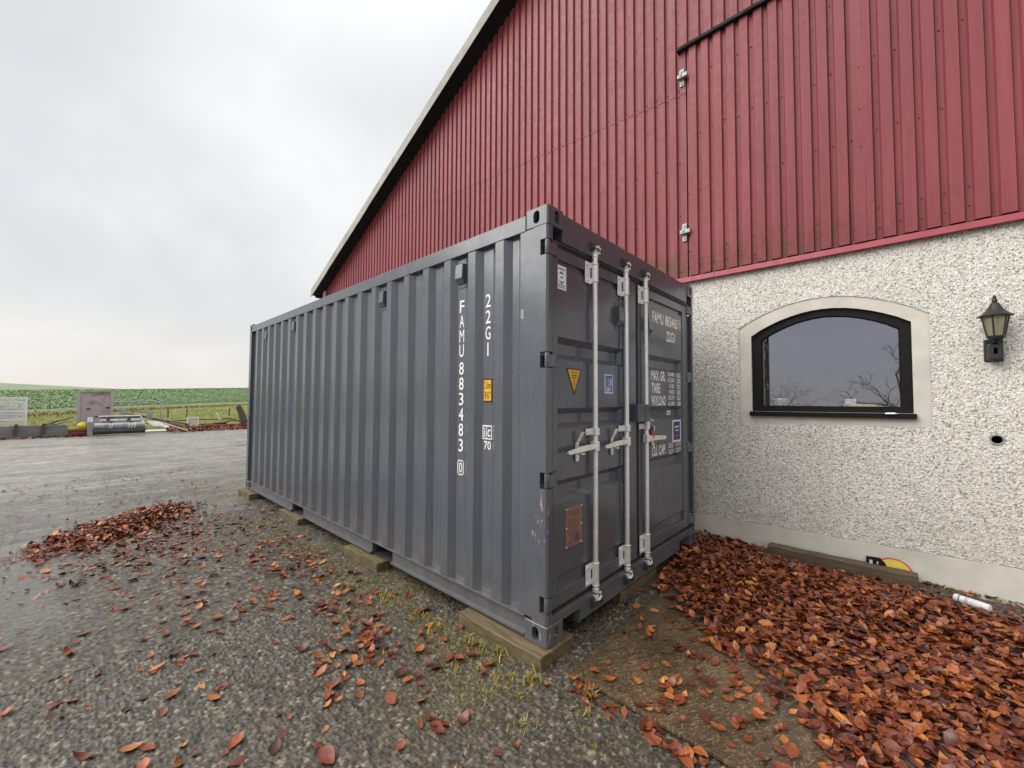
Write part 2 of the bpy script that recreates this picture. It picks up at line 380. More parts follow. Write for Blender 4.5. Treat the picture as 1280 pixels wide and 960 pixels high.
MAT = dict(
    paint=paint_mat(), red=red_mat(), stucco=stucco_mat(), stucco_far=stucco_far_mat(),
    gravel_far=gravel_far_mat(), gravel=gravel_near_mat(), dirt=dirt_mat(),
    plinth=simple("plinth render", (0.66, 0.63, 0.55), (0.50, 0.48, 0.41), 3.2, 0.85, bump=0.4, bscale=90, bd=0.003),
    band=simple("smooth render", (0.66, 0.63, 0.565), (0.53, 0.50, 0.435), 5, 0.85, bump=0.35, bscale=110, bd=0.003),
    black=simple("black frame", (0.010, 0.009, 0.008), (0.006, 0.006, 0.005), 12, 0.6, bump=0.2, spec=0.2),
    gasket=simple("rubber gasket", (0.010, 0.010, 0.010), None, 10, 0.65),
    soffit=simple("dark soffit boards", (0.012, 0.011, 0.011), (0.006, 0.006, 0.006), 4, 0.85),
    eternit=simple("fibre cement", (0.46, 0.45, 0.41), (0.30, 0.29, 0.25), 2.6, 0.85, bump=0.4, bscale=20, bd=0.01),
    galv=simple("galvanised steel", (0.88, 0.88, 0.86), (0.74, 0.74, 0.72), 14, 0.38, 0.5, bump=0.12, bscale=90),
    galvd=simple("dull galvanised", (0.42, 0.43, 0.42), (0.30, 0.31, 0.30), 9, 0.55, 0.4),
    dark_steel=simple("dark steel", (0.075, 0.075, 0.08), (0.045, 0.045, 0.05), 10, 0.45, 0.3),
    white=simple("white marking paint", (0.88, 0.86, 0.85), (0.78, 0.76, 0.75), 20, 0.5, bump=0),
    whitep=simple("white plastic", (0.78, 0.78, 0.76), (0.70, 0.70, 0.67), 9, 0.4, bump=0.05),
    yellow=simple("yellow sticker", (0.74, 0.40, 0.012), (0.70, 0.37, 0.010), 20, 0.4, bump=0),
    ink=simple("black print", (0.018, 0.014, 0.014), None, 20, 0.5, bump=0),
    blue=simple("blue sticker", (0.045, 0.17, 0.46), (0.04, 0.15, 0.42), 20, 0.4, bump=0),
    navy=simple("navy print", (0.030, 0.040, 0.17), (0.03, 0.04, 0.16), 20, 0.45, bump=0),
    lightblue=simple("light blue print", (0.20, 0.33, 0.62), None, 20, 0.45, bump=0),
    copper=simple("copper plate", (0.27, 0.17, 0.13), (0.21, 0.135, 0.105), 30, 0.5, 0.25, bump=0.1),
    copperd=simple("plate print", (0.11, 0.068, 0.055), None, 30, 0.6, bump=0),
    redseal=simple("red seal plastic", (0.72, 0.03, 0.01), None, 20, 0.35, bump=0),
    timber=wood_mat("mossy timber", (0.215, 0.155, 0.082), (0.070, 0.050, 0.026), 0.75, mosscol=(0.060, 0.056, 0.014)),
    beam=wood_mat("old beam wood", (0.145, 0.100, 0.062), (0.055, 0.038, 0.025), 0.12),
    plank=wood_mat("weathered planks", (0.25, 0.21, 0.175), (0.13, 0.108, 0.088), 0.1),
    stick=wood_mat("bark", (0.10, 0.075, 0.055), (0.05, 0.038, 0.028), 0.2),
    osb=osb_mat(), leaf=leaf_mat("leaf litter", False), leafo=leaf_mat("fallen leaf", True),
    glass=glass_mat(), lampglass=lamp_glass_mat(),
    room=simple("room wall", (0.10, 0.10, 0.10), None, 2, 0.9, bump=0), sillb=simple("inner sill", (0.24, 0.24, 0.10), None, 5, 0.5, bump=0),
    cream=simple("cream plastic", (0.84, 0.88, 0.72), None, 10, 0.45, bump=0), ylw=simple("yellow thing", (0.66, 0.52, 0.06), (0.55, 0.42, 0.04), 9, 0.5),
    yfab=simple("yellow sacking", (0.62, 0.46, 0.02), (0.40, 0.28, 0.02), 14, 0.8, bump=0.6, bscale=25, bd=0.03),
    redpaint=simple("red paint", (0.50, 0.055, 0.05), (0.36, 0.045, 0.04), 6, 0.5), rust=simple("rusty iron", (0.16, 0.075, 0.045), (0.08, 0.04, 0.03), 12, 0.8),
    rustysheet=rusty_sheet_mat(), greymach=simple("machine grey", (0.46, 0.47, 0.48), (0.22, 0.23, 0.24), 5, 0.45, 0.3), darkmach=simple("worn dark roller", (0.13, 0.13, 0.135), (0.06, 0.06, 0.065), 6, 0.4, 0.5),
    scrap=simple("grey steel trough", (0.23, 0.235, 0.235), (0.13, 0.133, 0.135), 3, 0.6, 0.2, stretch=(1, 0.5, 3)),
    bluegrey=simple("blue grey board", (0.33, 0.36, 0.39), None, 5, 0.6), palewood=simple("pale board", (0.62, 0.58, 0.52), None, 6, 0.7),
    field=field_mat(), verge=verge_mat(), straw=simple("straw", (0.30, 0.245, 0.13), (0.17, 0.135, 0.07), 3, 0.9, bump=1, bscale=8, bd=0.2),
    crop=attr_mat("crop leaves", 0.6, 0.4).m, grass=attr_mat("weed blades", 0.6, 0.3).m,
    canpaint=simple("white can paint", (0.80, 0.80, 0.80), None, 9, 0.3, bump=0), cangrey=simple("can print", (0.20, 0.25, 0.28), None, 9, 0.4, bump=0),
    iron=simple("cast iron black", (0.020, 0.022, 0.022), (0.012, 0.014, 0.014), 14, 0.45, bump=0.3, bscale=50), brass=simple("bulb holder", (0.5, 0.42, 0.22), None, 9, 0.5),
    hole=simple("dark hole", (0.01, 0.01, 0.01), None, 9, 0.9, bump=0), roofs=simple("roof sheet", (0.22, 0.22, 0.21), None, 3, 0.85),
    reddark=simple("red trim paint", (0.34, 0.045, 0.065), (0.28, 0.040, 0.055), 5, 0.5),
)

# ------------------------------------------------------------------ geometry helpers
class MB:
    def __init__(s): s.bm = bmesh.new()
    def quadface(s, pts):
        v = [s.bm.verts.new(p) for p in pts]; s.bm.faces.new(v); return s
    def box(s, a, b, bevel=0.0, M=None):
        x0, y0, z0 = a; x1, y1, z1 = b
        if x0 > x1: x0, x1 = x1, x0
        if y0 > y1: y0, y1 = y1, y0
        if z0 > z1: z0, z1 = z1, z0
        c = [(x0, y0, z0), (x1, y0, z0), (x1, y1, z0), (x0, y1, z0), (x0, y0, z1), (x1, y0, z1), (x1, y1, z1), (x0, y1, z1)]
        if M: c = [M @ Vector(p) for p in c]
        v = [s.bm.verts.new(p) for p in c]
        f = [s.bm.faces.new([v[i] for i in q]) for q in ((0, 3, 2, 1), (4, 5, 6, 7), (0, 1, 5, 4), (1, 2, 6, 5), (2, 3, 7, 6), (3, 0, 4, 7))]
        if bevel:
            e = list({e for q in f for e in q.edges})
            bmesh.ops.bevel(s.bm, geom=e, offset=bevel, segments=2, affect='EDGES', profile=0.5, clamp_overlap=True)
        return s
    def prism(s, poly, d, cap=True):
        """extrude a 3-D polygon by vector d"""
        d = Vector(d)
        a = [s.bm.verts.new(p) for p in poly]; b = [s.bm.verts.new(Vector(p) + d) for p in poly]
        n = len(a)
        for i in range(n): s.bm.faces.new([a[i], a[(i + 1) % n], b[(i + 1) % n], b[i]])
        if cap: s.bm.faces.new(a[::-1]); s.bm.faces.new(b)
        return s
    def strip(s, prof, d):
        """open profile extruded by d"""
        d = Vector(d)
        a = [s.bm.verts.new(p) for p in prof]; b = [s.bm.verts.new(Vector(p) + d) for p in prof]
        for i in range(len(a) - 1): s.bm.faces.new([a[i], a[i + 1], b[i + 1], b[i]])
        return s
    def tube(s, pts, r, seg=10, cap=True):
        pts = [Vector(p) for p in pts]; rs = r if isinstance(r, (list, tuple)) else [r] * len(pts)
        rings = []
        up = Vector((0, 0, 1))
        for i, p in enumerate(pts):
            t = (pts[min(i + 1, len(pts) - 1)] - pts[max(i - 1, 0)]).normalized()
            u = t.cross(up)
            if u.length < 1e-3: u = t.cross(Vector((1, 0, 0)))
            u.normalize(); w = t.cross(u)
            rings.append([s.bm.verts.new(p + (u * math.cos(2 * math.pi * k / seg) + w * math.sin(2 * math.pi * k / seg)) * rs[i]) for k in range(seg)])
        for A, B in zip(rings, rings[1:]):
            for k in range(seg): s.bm.faces.new([A[k], A[(k + 1) % seg], B[(k + 1) % seg], B[k]])
        if cap:
            s.bm.faces.new(rings[0][::-1]); s.bm.faces.new(rings[-1])
        return s
    def lathe(s, c, prof, seg=24, axis=None, phase=0.0):
        """prof: (radius, height) pairs along axis through c"""
        M = Matrix.Translation(c) @ (axis.to_track_quat('Z', 'Y').to_matrix().to_4x4() if axis else Matrix.Identity(4))
        rings = []
        for r, h in prof:
            r = max(r, 1e-4)
            rings.append([s.bm.verts.new(M @ Vector((r * math.cos(phase + 2 * math.pi * k / seg), r * math.sin(phase + 2 * math.pi * k / seg), h))) for k in range(seg)])
        for A, B in zip(rings, rings[1:]):
            for k in range(seg): s.bm.faces.new([A[k], A[(k + 1) % seg], B[(k + 1) % seg], B[k]])
        s.bm.faces.new(rings[0][::-1]); s.bm.faces.new(rings[-1])
        return s
    def mesh(s, name, smooth=None, weld=False):
        if weld: bmesh.ops.remove_doubles(s.bm, verts=s.bm.verts, dist=1e-5)
        bmesh.ops.recalc_face_normals(s.bm, faces=s.bm.faces)
        me = bpy.data.meshes.new(name); s.bm.to_mesh(me); s.bm.free()
        if smooth is not None: shade(me, smooth)
        return me
    def build(s, name, m, parent=None, label=None, cat=None, group=None, kind=None, smooth=None, weld=False):
        return link(name, s.mesh(name, smooth, weld), m, parent, label, cat, group, kind)

def shade(me, deg):
    me.polygons.foreach_set('use_smooth', [True] * len(me.polygons))
    try: me.set_sharp_from_angle(angle=math.radians(deg))
    except Exception: pass

def link(name, me, m, parent=None, label=None, cat=None, group=None, kind=None):
    o = bpy.data.objects.new(name, me); COL.objects.link(o)
    if m is not None and not me.materials:
        me.materials.append(MAT[m] if isinstance(m, str) else m)
    if parent is not None:
        o.parent = parent; o.matrix_parent_inverse = OFF.get(parent.name, Matrix.Identity(4))
    tag(o, label, cat, group, kind)
    return o

def tag(o, label=None, cat=None, group=None, kind=None):
    if label: o['label'] = label
    if cat: o['category'] = cat
    if group: o['group'] = group
    if kind: o['kind'] = kind
    return o

OFF = {}
def thing(name, loc, label, cat, group=None):
    o = bpy.data.objects.new(name, None); COL.objects.link(o); o.location = loc; o.empty_display_size = 0.2
    OFF[o.name] = Matrix.Translation(-Vector(loc))
    return tag(o, label, cat, group)

def duptree(o, delta, parent=None, label=None):
    """copy of a thing, its parts and their sub-parts, moved by delta"""
    c = o.copy(); COL.objects.link(c)
    if parent is None: c.location = o.location + Vector(delta)
    else: c.parent = parent
    if label: c['label'] = label
    for ch in o.children: duptree(ch, delta, c)
    return c

def npmesh(name, V, F, tone=None, smooth=False):
    """V (n,3), F (m,k) numpy"""
    me = bpy.data.meshes.new(name)
    V = np.asarray(V, np.float32); F = np.asarray(F, np.int32); k = F.shape[1]
    me.vertices.add(len(V)); me.vertices.foreach_set('co', V.ravel())
    me.loops.add(F.size); me.loops.foreach_set('vertex_index', F.ravel())
    me.polygons.add(len(F)); me.polygons.foreach_set('loop_start', np.arange(0, F.size, k, dtype=np.int32))
    try: me.polygons.foreach_set('loop_total', np.full(len(F), k, dtype=np.int32))
    except Exception: pass
    me.update(calc_edges=True)
    if smooth: me.polygons.foreach_set('use_smooth', np.ones(len(F), dtype=bool))
    if tone is not None:
        a = me.attributes.new('tone', 'FLOAT_COLOR', 'POINT')
        c = np.ones((len(V), 4), np.float32); tone = np.asarray(tone); c[:, :tone.shape[1]] = tone; a.data.foreach_set('color', c.ravel())
    return me

def cells(P, size, seed=1):
    """nearest jittered cell for 2-D points: (distance in cell units, id hash rnd (n,4))"""
    P = P / size; base = np.floor(P).astype(np.int64)
    def h(ix, iy, k):
        n = (ix * 374761393 + iy * 668265263 + (k + seed) * 974634777) & 0x7fffffff
        n = ((n ^ (n >> 13)) * 1274126177) & 0x7fffffff
        return ((n ^ (n >> 16)) & 0xffff) / 65535.0
    best = np.full(len(P), 9.0); bx = base[:, 0].copy(); by = base[:, 1].copy(); second = np.full(len(P), 9.0)
    for i in (-1, 0, 1):
        for j in (-1, 0, 1):
            ix = base[:, 0] + i; iy = base[:, 1] + j
            dx = ix + 0.15 + 0.7 * h(ix, iy, 0) - P[:, 0]; dy = iy + 0.15 + 0.7 * h(ix, iy, 1) - P[:, 1]
            a = h(ix, iy, 5) * 3.14; e = 0.75 + 0.5 * h(ix, iy, 6)
            u = dx * np.cos(a) + dy * np.sin(a); w = -dx * np.sin(a) + dy * np.cos(a)
            d = np.sqrt((u * e) ** 2 + (w / e) ** 2)
            b = d < best
            second = np.where(b, best, np.minimum(second, d)); best = np.where(b, d, best); bx = np.where(b, ix, bx); by = np.where(b, iy, by)
    return best, second, np.stack([h(bx, by, 11 + k) for k in range(4)], 1)

def vnoise(x, y, s, seed=0):
    x = np.asarray(x, float) / s; y = np.asarray(y, float) / s
    ix = np.floor(x).astype(np.int64); iy = np.floor(y).astype(np.int64); fx = x - ix; fy = y - iy
    fx = fx * fx * (3 - 2 * fx); fy = fy * fy * (3 - 2 * fy)
    def h(a, b):
        n = (a * 374761393 + b * 668265263 + seed * 974634777) & 0x7fffffff
        n = ((n ^ (n >> 13)) * 1274126177) & 0x7fffffff
        return ((n ^ (n >> 16)) & 0xffff) / 65535.0
    return (h(ix, iy) * (1 - fx) + h(ix + 1, iy) * fx) * (1 - fy) + (h(ix, iy + 1) * (1 - fx) + h(ix + 1, iy + 1) * fx) * fy
def fbm(x, y, s, seed=0): return (vnoise(x, y, s, seed) * 4 + vnoise(x, y, s / 2, seed + 1) * 2 + vnoise(x, y, s / 4, seed + 2)) / 7

_txt = {}
def text_mesh(st, u, v, n, c, w, h, bold=0.02):
    """flat lettering: centre c, reading along u, upright along v, fitted into w x h"""
    cu = bpy.data.curves.new("txt", 'FONT'); cu.body = st; cu.size = 1; cu.offset = bold; cu.resolution_u = 3
    o = bpy.data.objects.new("txt", cu); COL.objects.link(o)
    dg = bpy.context.evaluated_depsgraph_get()
    me = bpy.data.meshes.new_from_object(o.evaluated_get(dg))
    bpy.data.objects.remove(o); bpy.data.curves.remove(cu)
    me.materials.clear()
    co = np.empty(len(me.vertices) * 3, np.float32); me.vertices.foreach_get('co', co); co = co.reshape(-1, 3)
    lo = co.min(0); hi = co.max(0); sz = np.maximum(hi - lo, 1e-6)
    q = (co - (lo + hi) / 2) / sz
    if w is None: w = h * sz[0] / sz[1]
    u, v, n, c = (np.array(t, np.float32) for t in (u, v, n, c))
    P = c + q[:, :1] * w * u + q[:, 1:2] * h * v
    me.vertices.foreach_set('co', P.astype(np.float32).ravel()); me.update()
    return me
def lettering(st, face, c, w, h, m='white', parent=None, bold=0.02, label=None, name='lettering'):
    u, v, n = face
    return link(name, text_mesh(st, u, v, n, c, w, h, bold), m, parent, label)
SIDE = ((1, 0, 0), (0, 0, 1), (0, -1, 0))
END = ((0, 1, 0), (0, 0, 1), (1, 0, 0))
def plate(face, c, w, h, t=0.0015):
    """thin plate proud of the surface at c"""
    u, v, n = (Vector(a) for a in face); c = Vector(c)
    return MB().prism([c - u * w / 2 - v * h / 2, c + u * w / 2 - v * h / 2, c + u * w / 2 + v * h / 2, c - u * w / 2 + v * h / 2], n * t)
def bars(face, c0, rows, t=0.0006):
    """printed lines: rows of (du, dv, w, h) about c0"""
    u, v, n = (Vector(a) for a in face); c0 = Vector(c0); b = MB()
    for du, dv, w, h in rows:
        c = c0 + u * du + v * dv
        b.quadface([c - u * w / 2 - v * h / 2, c + u * w / 2 - v * h / 2, c + u * w / 2 + v * h / 2, c - u * w / 2 + v * h / 2])
    return b
def boolean_cut(me, cutters):
    o = bpy.data.objects.new("t", me); COL.objects.link(o); cs = []
    for cm in cutters:
        c = bpy.data.objects.new("c", cm); COL.objects.link(c); cs.append(c)
        md = o.modifiers.new("b", 'BOOLEAN'); md.object = c; md.operation = 'DIFFERENCE'; md.solver = 'EXACT'
    dg = bpy.context.evaluated_depsgraph_get()
    r = bpy.data.meshes.new_from_object(o.evaluated_get(dg))
    for q in [o] + cs: bpy.data.objects.remove(q)
    return r

# ================================================================== SETTING: terrain
def terrain(x, y):
    """ground height beyond the yard edge (x < -22): verge, then a rising field with two crests"""
    x = np.asarray(x, float); y = np.asarray(y, float)
    ss = lambda a: np.clip(a, 0, 1) ** 2 * (3 - 2 * np.clip(a, 0, 1))
    bx = -41.0 - 1.75 * y                                   # field border
    z = G + 0.40 * ss((-x - 22.5) / 14) + 0.10 * fbm(x, y, 5, 3)
    crest = 2.9 + 0.040 * y
    t = np.clip((bx - x) / np.maximum(130 + bx, 20), 0, 1.35)
    z = z + np.where(x < bx, 0.12 * ss((bx - x) / 1.5), 0)
    up = crest - 0.45
    z = z + np.where(x < bx, up * np.sin(np.clip(t, 0, 1.35) * np.pi / 2), 0)
    z2 = 6.6 - 0.045 * y
    z = z + np.where(x < -130, np.maximum(z2 - crest, -2.0) * ss((-x - 150) / 150), 0)
    z = z - np.where(x < -330, (-x - 330) * 0.02, 0)
    return z

def grid_sheet(name, xs, ys, zf, m, kind='structure', smooth=True, parent=None):
    X, Y = np.meshgrid(xs, ys, indexing='ij'); Z = zf(X, Y)
    V = np.stack([X, Y, Z], -1).reshape(-1, 3); nx, ny = len(xs), len(ys)
    i = np.arange(nx - 1)[:, None] * ny + np.arange(ny - 1)[None]
    F = np.stack([i, i + ny, i + ny + 1, i + 1], -1).reshape(-1, 4)
    return link(name, npmesh(name, V, F, smooth=smooth), m, parent, kind=kind)

DET = 6.6     # radius (m, about the camera's foot point) inside which the gravel is modelled stone by stone
def yard_z(x, y):
    r = np.hypot(x - CAM.x, y - CAM.y)
    far = 0.03 * (fbm(x, y, 3.0, 5) - 0.5) * np.clip((r - DET) / 3, 0, 1)
    return G - 0.022 * np.clip((DET - 0.15 - r) / 0.3, 0, 1) - 0.002 + far
xs = np.unique(np.concatenate([np.linspace(-22.6, -10, 44), np.linspace(-10, 6, 130), np.linspace(6, 60, 20)]))
ys = np.unique(np.concatenate([np.linspace(-60, -10, 22), np.linspace(-10, 3.4, 110), np.linspace(3.4, 60, 22)]))
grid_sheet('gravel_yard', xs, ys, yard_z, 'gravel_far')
xs = np.unique(np.concatenate([-np.geomspace(22.4, 46, 60), -np.geomspace(46, 130, 60), -np.geomspace(130, 600, 50)]))
ys = np.unique(np.concatenate([np.linspace(-20, 40, 90), -np.geomspace(20, 400, 22), np.geomspace(40, 500, 22)]))
def land(name, keep, m):
    X, Y = np.meshgrid(xs, ys, indexing='ij'); Z = terrain(X, Y)
    V = np.stack([X, Y, Z], -1).reshape(-1, 3); ny = len(ys)
    i = np.arange(len(xs) - 1)[:, None] * ny + np.arange(ny - 1)[None]
    F = np.stack([i, i + ny, i + ny + 1, i + 1], -1).reshape(-1, 4)
    cx = V[F, 0].mean(1); cy = V[F, 1].mean(1)
    F = F[keep(cx, cy)]
    u, inv = np.unique(F, return_inverse=True)
    return link(name, npmesh(name, V[u], inv.reshape(F.shape), smooth=True), m, kind='structure')
border = lambda y: -41.0 - 1.75 * y
land('grass_verge', lambda cx, cy: cx > border(cy), 'verge')
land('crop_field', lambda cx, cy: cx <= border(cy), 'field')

# ---- stone-by-stone gravel inside DET
def gravel_patch():
    parts = []
    for (step, cell, r0, r1) in ((0.0068, 0.0190, 1.15, 3.3), (0.012, 0.0225, 3.3, DET)):
        lim = r1 + 0.02
        gx = np.arange(CAM.x - lim, min(CAM.x + lim, 1.9), step); gy = np.arange(CAM.y - 0.9, min(CAM.y + lim, 3.0), step)
        X, Y = np.meshgrid(gx, gy, indexing='ij'); nx, ny = X.shape
        dx = X - CAM.x; dy = Y - CAM.y; r = np.hypot(dx, dy)
        f = R[2][0] * dx + R[2][1] * dy; s = R[0][0] * dx + R[0][1] * dy
        ok = (r >= r0 - step) & (r <= r1 + step) & (f > 0.2) & (np.abs(s) < 1.42 * f + 0.25)
        # nothing to see deep under the container or behind the bed of leaves
        ok &= ~((X > -6.0) & (X < -0.9) & (Y > 0.55)) & ~((X > 0.25) & (Y > 0.08) & (X < 1.33) & (Y < 2.3))
        idx = np.full(X.shape, -1, np.int64)
        q = ok[:-1, :-1] & ok[1:, :-1] & ok[:-1, 1:] & ok[1:, 1:]
        use = np.zeros_like(ok); use[:-1, :-1] |= q; use[1:, :-1] |= q; use[:-1, 1:] |= q; use[1:, 1:] |= q
        idx[use] = np.arange(use.sum())
        P = np.stack([X[use], Y[use]], 1)
        d, d2, hsh = cells(P, cell, 3 if step < .01 else 9)
        edge = np.clip((d2 - d) * 2.2, 0, 1)
        dome = np.sqrt(np.clip(1 - (d / 0.95) ** 2, 0, 1)) * (0.45 + 0.55 * edge)
        hgt = dome * (0.005 + 0.011 * hsh[:, 0] ** 1.5) + (hsh[:, 1] - 0.5) * 0.004
        big = 0.02 * (fbm(P[:, 0], P[:, 1], 1.1, 21) - 0.5)
        rr = np.hypot(P[:, 0] - CAM.x, P[:, 1] - CAM.y)
        fade = np.clip((DET - rr) / 0.8, 0, 1)
        Z = G + (hgt + big) * fade - 0.001
        g = hsh[:, 2]
        base = 0.92 * np.where(g < 0.55, 0.045 + 0.07 * g, np.where(g < 0.9, 0.085 + 0.14 * (g - 0.55), 0.14 + 1.2 * (g - 0.9)))
        warm = hsh[:, 3]
        tone = np.stack([base * (1.13 + 0.14 * warm), base * (0.99 + 0.03 * warm), base * (0.82 - 0.18 * warm)], 1)
        gap_shade = np.array([0.022, 0.019, 0.016])  # shade in the gaps between stones, painted into their colour
        k = np.clip(edge * 1.8, 0.0, 1)[:, None]
        tone = gap_shade * (1 - k) + tone * k
        wz = np.clip((-1.62 - P[:, 1] + 0.35 * (fbm(P[:, 0], P[:, 1], .7, 61) - .5) * 2) / .35, 0, 1) * np.clip((-2.1 - P[:, 0]) / .7, 0, 1)
        Z = Z - (hgt * 0.62 * fade) * wz
        mudc = np.array([0.105, 0.093, 0.078])
        tone = tone * (1 - 0.7 * wz[:, None]) + mudc * 0.7 * wz[:, None]
        mb = np.clip((fbm(P[:, 0], P[:, 1], .34, 71) - .50) / .16, 0, 1) * np.clip((P[:, 1] + 0.95) / .45, 0, 1) * np.clip((0.16 - P[:, 0]) / .3, 0, 1) * (0.35 + 0.65 * vnoise(P[:, 0], P[:, 1], .03, 72))
        tone = tone * (1 - 0.40 * mb[:, None]) + np.array([0.120, 0.100, 0.024]) * 0.40 * mb[:, None]
        # soil and leaf mould mixed in close to the wall and the board
        soil = np.clip((P[:, 0] - 0.6) / 0.4, 0, 1) * np.clip((P[:, 1] - 0.3) / 0.5, 0, 1)
        tone = tone * (1 - 0.55 * soil[:, None]) + np.array([0.035, 0.024, 0.014]) * 0.55 * soil[:, None]
        a = idx[:-1, :-1][q]; b = idx[1:, :-1][q]; c = idx[1:, 1:][q]; e = idx[:-1, 1:][q]
        parts.append((np.column_stack([P, Z]), np.stack([a, b, c, e], 1), np.column_stack([tone, wz])))
    off = 0; Vs, Fs, Ts = [], [], []
    for V, F, T in parts: Vs.append(V); Fs.append(F + off); Ts.append(T); off += len(V)
    link('gravel', npmesh('gravel', np.concatenate(Vs), np.concatenate(Fs), np.concatenate(Ts), smooth=True), 'gravel', kind='stuff', label='dark wet gravel stones covering the yard', cat='gravel')
gravel_patch()

# ================================================================== BARN
RS = 0.476
def rake(x): return 8.161 + RS * (x + 2.973) if x <= 1.3 else 8.161 + RS * (2 * 1.3 - x + 2.973)
XL, XR = -10.52, 13.1
barn = thing('barn', (1.3, 3.2, G), 'large barn with red sheet metal gable above a pebble dashed wall', 'barn')
Y0 = 3.0
plz = lambda x: 0.144 + 0.0134 * x
# window opening outline, slightly out of level as in the photo
def arch(x0, x1, zb0, zb1, zs0, zs1, rise, n=14):
    """closed outline: bottom-left, bottom-right, right springer, arch, left springer (x,z)"""
    pts = [(x0, zb0), (x1, zb1), (x1, zs1)]
    for i in range(1, n):
        t = 1 - i / n
        pts.append((x0 + (x1 - x0) * t, zs0 + (zs1 - zs0) * t + rise * math.sin(math.pi * t) ** 0.85))
    pts.append((x0, zs0)); return pts
OUT = arch(0.283, 1.722, 1.186, 1.206, 2.195, 2.170, 0.245)
FRM = arch(0.398, 1.612, 1.313, 1.322, 2.105, 2.112, 0.205)
GLS = arch(0.484, 1.540, 1.368, 1.372, 2.060, 2.066, 0.180)
def inside(poly, x, z):
    c = np.zeros(np.shape(x), bool); n = len(poly)
    for i in range(n):
        x0, z0 = poly[i]; x1, z1 = poly[(i + 1) % n]
        hit = ((z0 > z) != (z1 > z)) & (x < (x1 - x0) * (z - z0) / (z1 - z0 + 1e-12) + x0); c ^= hit
    return c
def stucco_wall():
    step = 0.0046
    gx = np.arange(-0.75, 2.75, step); gz = np.arange(0.10, 2.84, step)
    X, Z = np.meshgrid(gx, gz, indexing='ij')
    OUTs = [(1.0025 + (x - 1.0025) * 0.996, 1.75 + (z - 1.75) * 0.994) for x, z in OUT]
    ok = (Z > plz(X) + 0.002) & ~inside(OUTs, X, Z) & ~(np.hypot(X - 2.062, Z - 1.135) < 0.036)
    q = ok[:-1, :-1] & ok[1:, :-1] & ok[:-1, 1:] & ok[1:, 1:]
    use = np.zeros_like(ok); use[:-1, :-1] |= q; use[1:, :-1] |= q; use[:-1, 1:] |= q; use[1:, 1:] |= q
    idx = np.full(X.shape, -1, np.int64); idx[use] = np.arange(use.sum())
    P = np.stack([X[use], Z[use]], 1)
    d, d2, h = cells(P, 0.0112, 77)
    edge = np.clip((d2 - d) * 2.0, 0, 1)
    hg = np.sqrt(np.clip(1 - (d / 0.9) ** 2, 0, 1)) * (0.35 + 0.65 * edge) * (0.0012 + 0.0050 * h[:, 0]) + 0.004 * fbm(P[:, 0], P[:, 1], 0.12, 4)
    g = h[:, 2]
    base = np.where(g < 0.12, 0.30 + 1.5 * g, np.where(g < 0.45, 0.64 + 0.4 * (g - 0.12), 0.78 + 0.20 * (g - 0.45)))
    w = h[:, 3]
    tone = np.stack([base, base * (0.972 - 0.02 * w), base * (0.91 - 0.05 * w)], 1)
    mortar = np.array([0.17, 0.150, 0.12]); k = np.clip(edge * 2.6, 0, 1)[:, None]
    tone = mortar * (1 - k) + tone * k
    V = np.column_stack([P[:, 0], Y0 - 0.006 - hg, P[:, 1]])
    F = np.stack([idx[:-1, :-1][q], idx[1:, :-1][q], idx[1:, 1:][q], idx[:-1, 1:][q]], 1)
    link('pebble_dash', npmesh('pebble_dash', V, F, tone, smooth=True), 'stucco', barn)
stucco_wall()
b = MB()
for (x0, x1) in ((XL, -0.746), (2.744, XR)): b.box((x0, Y0 - 0.008, 0.10), (x1, Y0 + 0.2, 2.84))
b.build('rendered_wall', 'stucco_far', barn)
# wall core behind the render with the window hole left open
b = MB()
b.box((-0.75, Y0 + 0.004, -0.3), (0.30, Y0 + 0.25, 2.84)); b.box((1.70, Y0 + 0.004, -0.3), (2.02, Y0 + 0.25, 2.84)); b.box((2.10, Y0 + 0.004, -0.3), (2.75, Y0 + 0.25, 2.84))
b.box((2.02, Y0 + 0.004, -0.3), (2.10, Y0 + 0.25, 1.09)); b.box((2.02, Y0 + 0.004, 1.17), (2.10, Y0 + 0.25, 2.84)); b.box((2.02, Y0 + 0.16, 1.09), (2.10, Y0 + 0.25, 1.17))
b.box((0.30, Y0 + 0.004, -0.3), (1.70, Y0 + 0.25, 1.26)); b.box((0.30, Y0 + 0.004, 2.42), (1.70, Y0 + 0.25, 2.84))
b.build('wall_core', 'band', barn)
b = MB()
for x0, x1 in ((XL, -0.9), (-0.9, 2.75), (2.75, XR)):
    b.prism([(x0, Y0 - 0.019, -0.45), (x1, Y0 - 0.019, -0.45), (x1, Y0 - 0.019, plz(x1)), (x0, Y0 - 0.019, plz(x0))], (0, 0.022, 0))
b.build('plinth', 'plinth', barn)
# shell behind: side walls, back wall, gable backing
b = MB()
b.box((XL, 3.2, -0.4), (XL + 0.2, 28, 4.55)); b.box((XR - 0.2, 3.2, -0.4), (XR, 28, 4.55)); b.box((XL + 0.21, 27.8, -0.4), (XR - 0.21, 28, 4.5))
b.build('side_wall', 'stucco_far', barn)
b = MB()
b.prism([(XL + 0.03, Y0 + 0.02, 2.845), (XR - 0.03, Y0 + 0.02, 2.845), (XR - 0.03, Y0 + 0.02, rake(XR) - 0.02), (1.3, Y0 + 0.02, rake(1.3) - 0.02), (XL + 0.03, Y0 + 0.02, rake(XL) - 0.02)], (0, 0.16, 0))
b.build('gable_backing', 'soffit', barn)
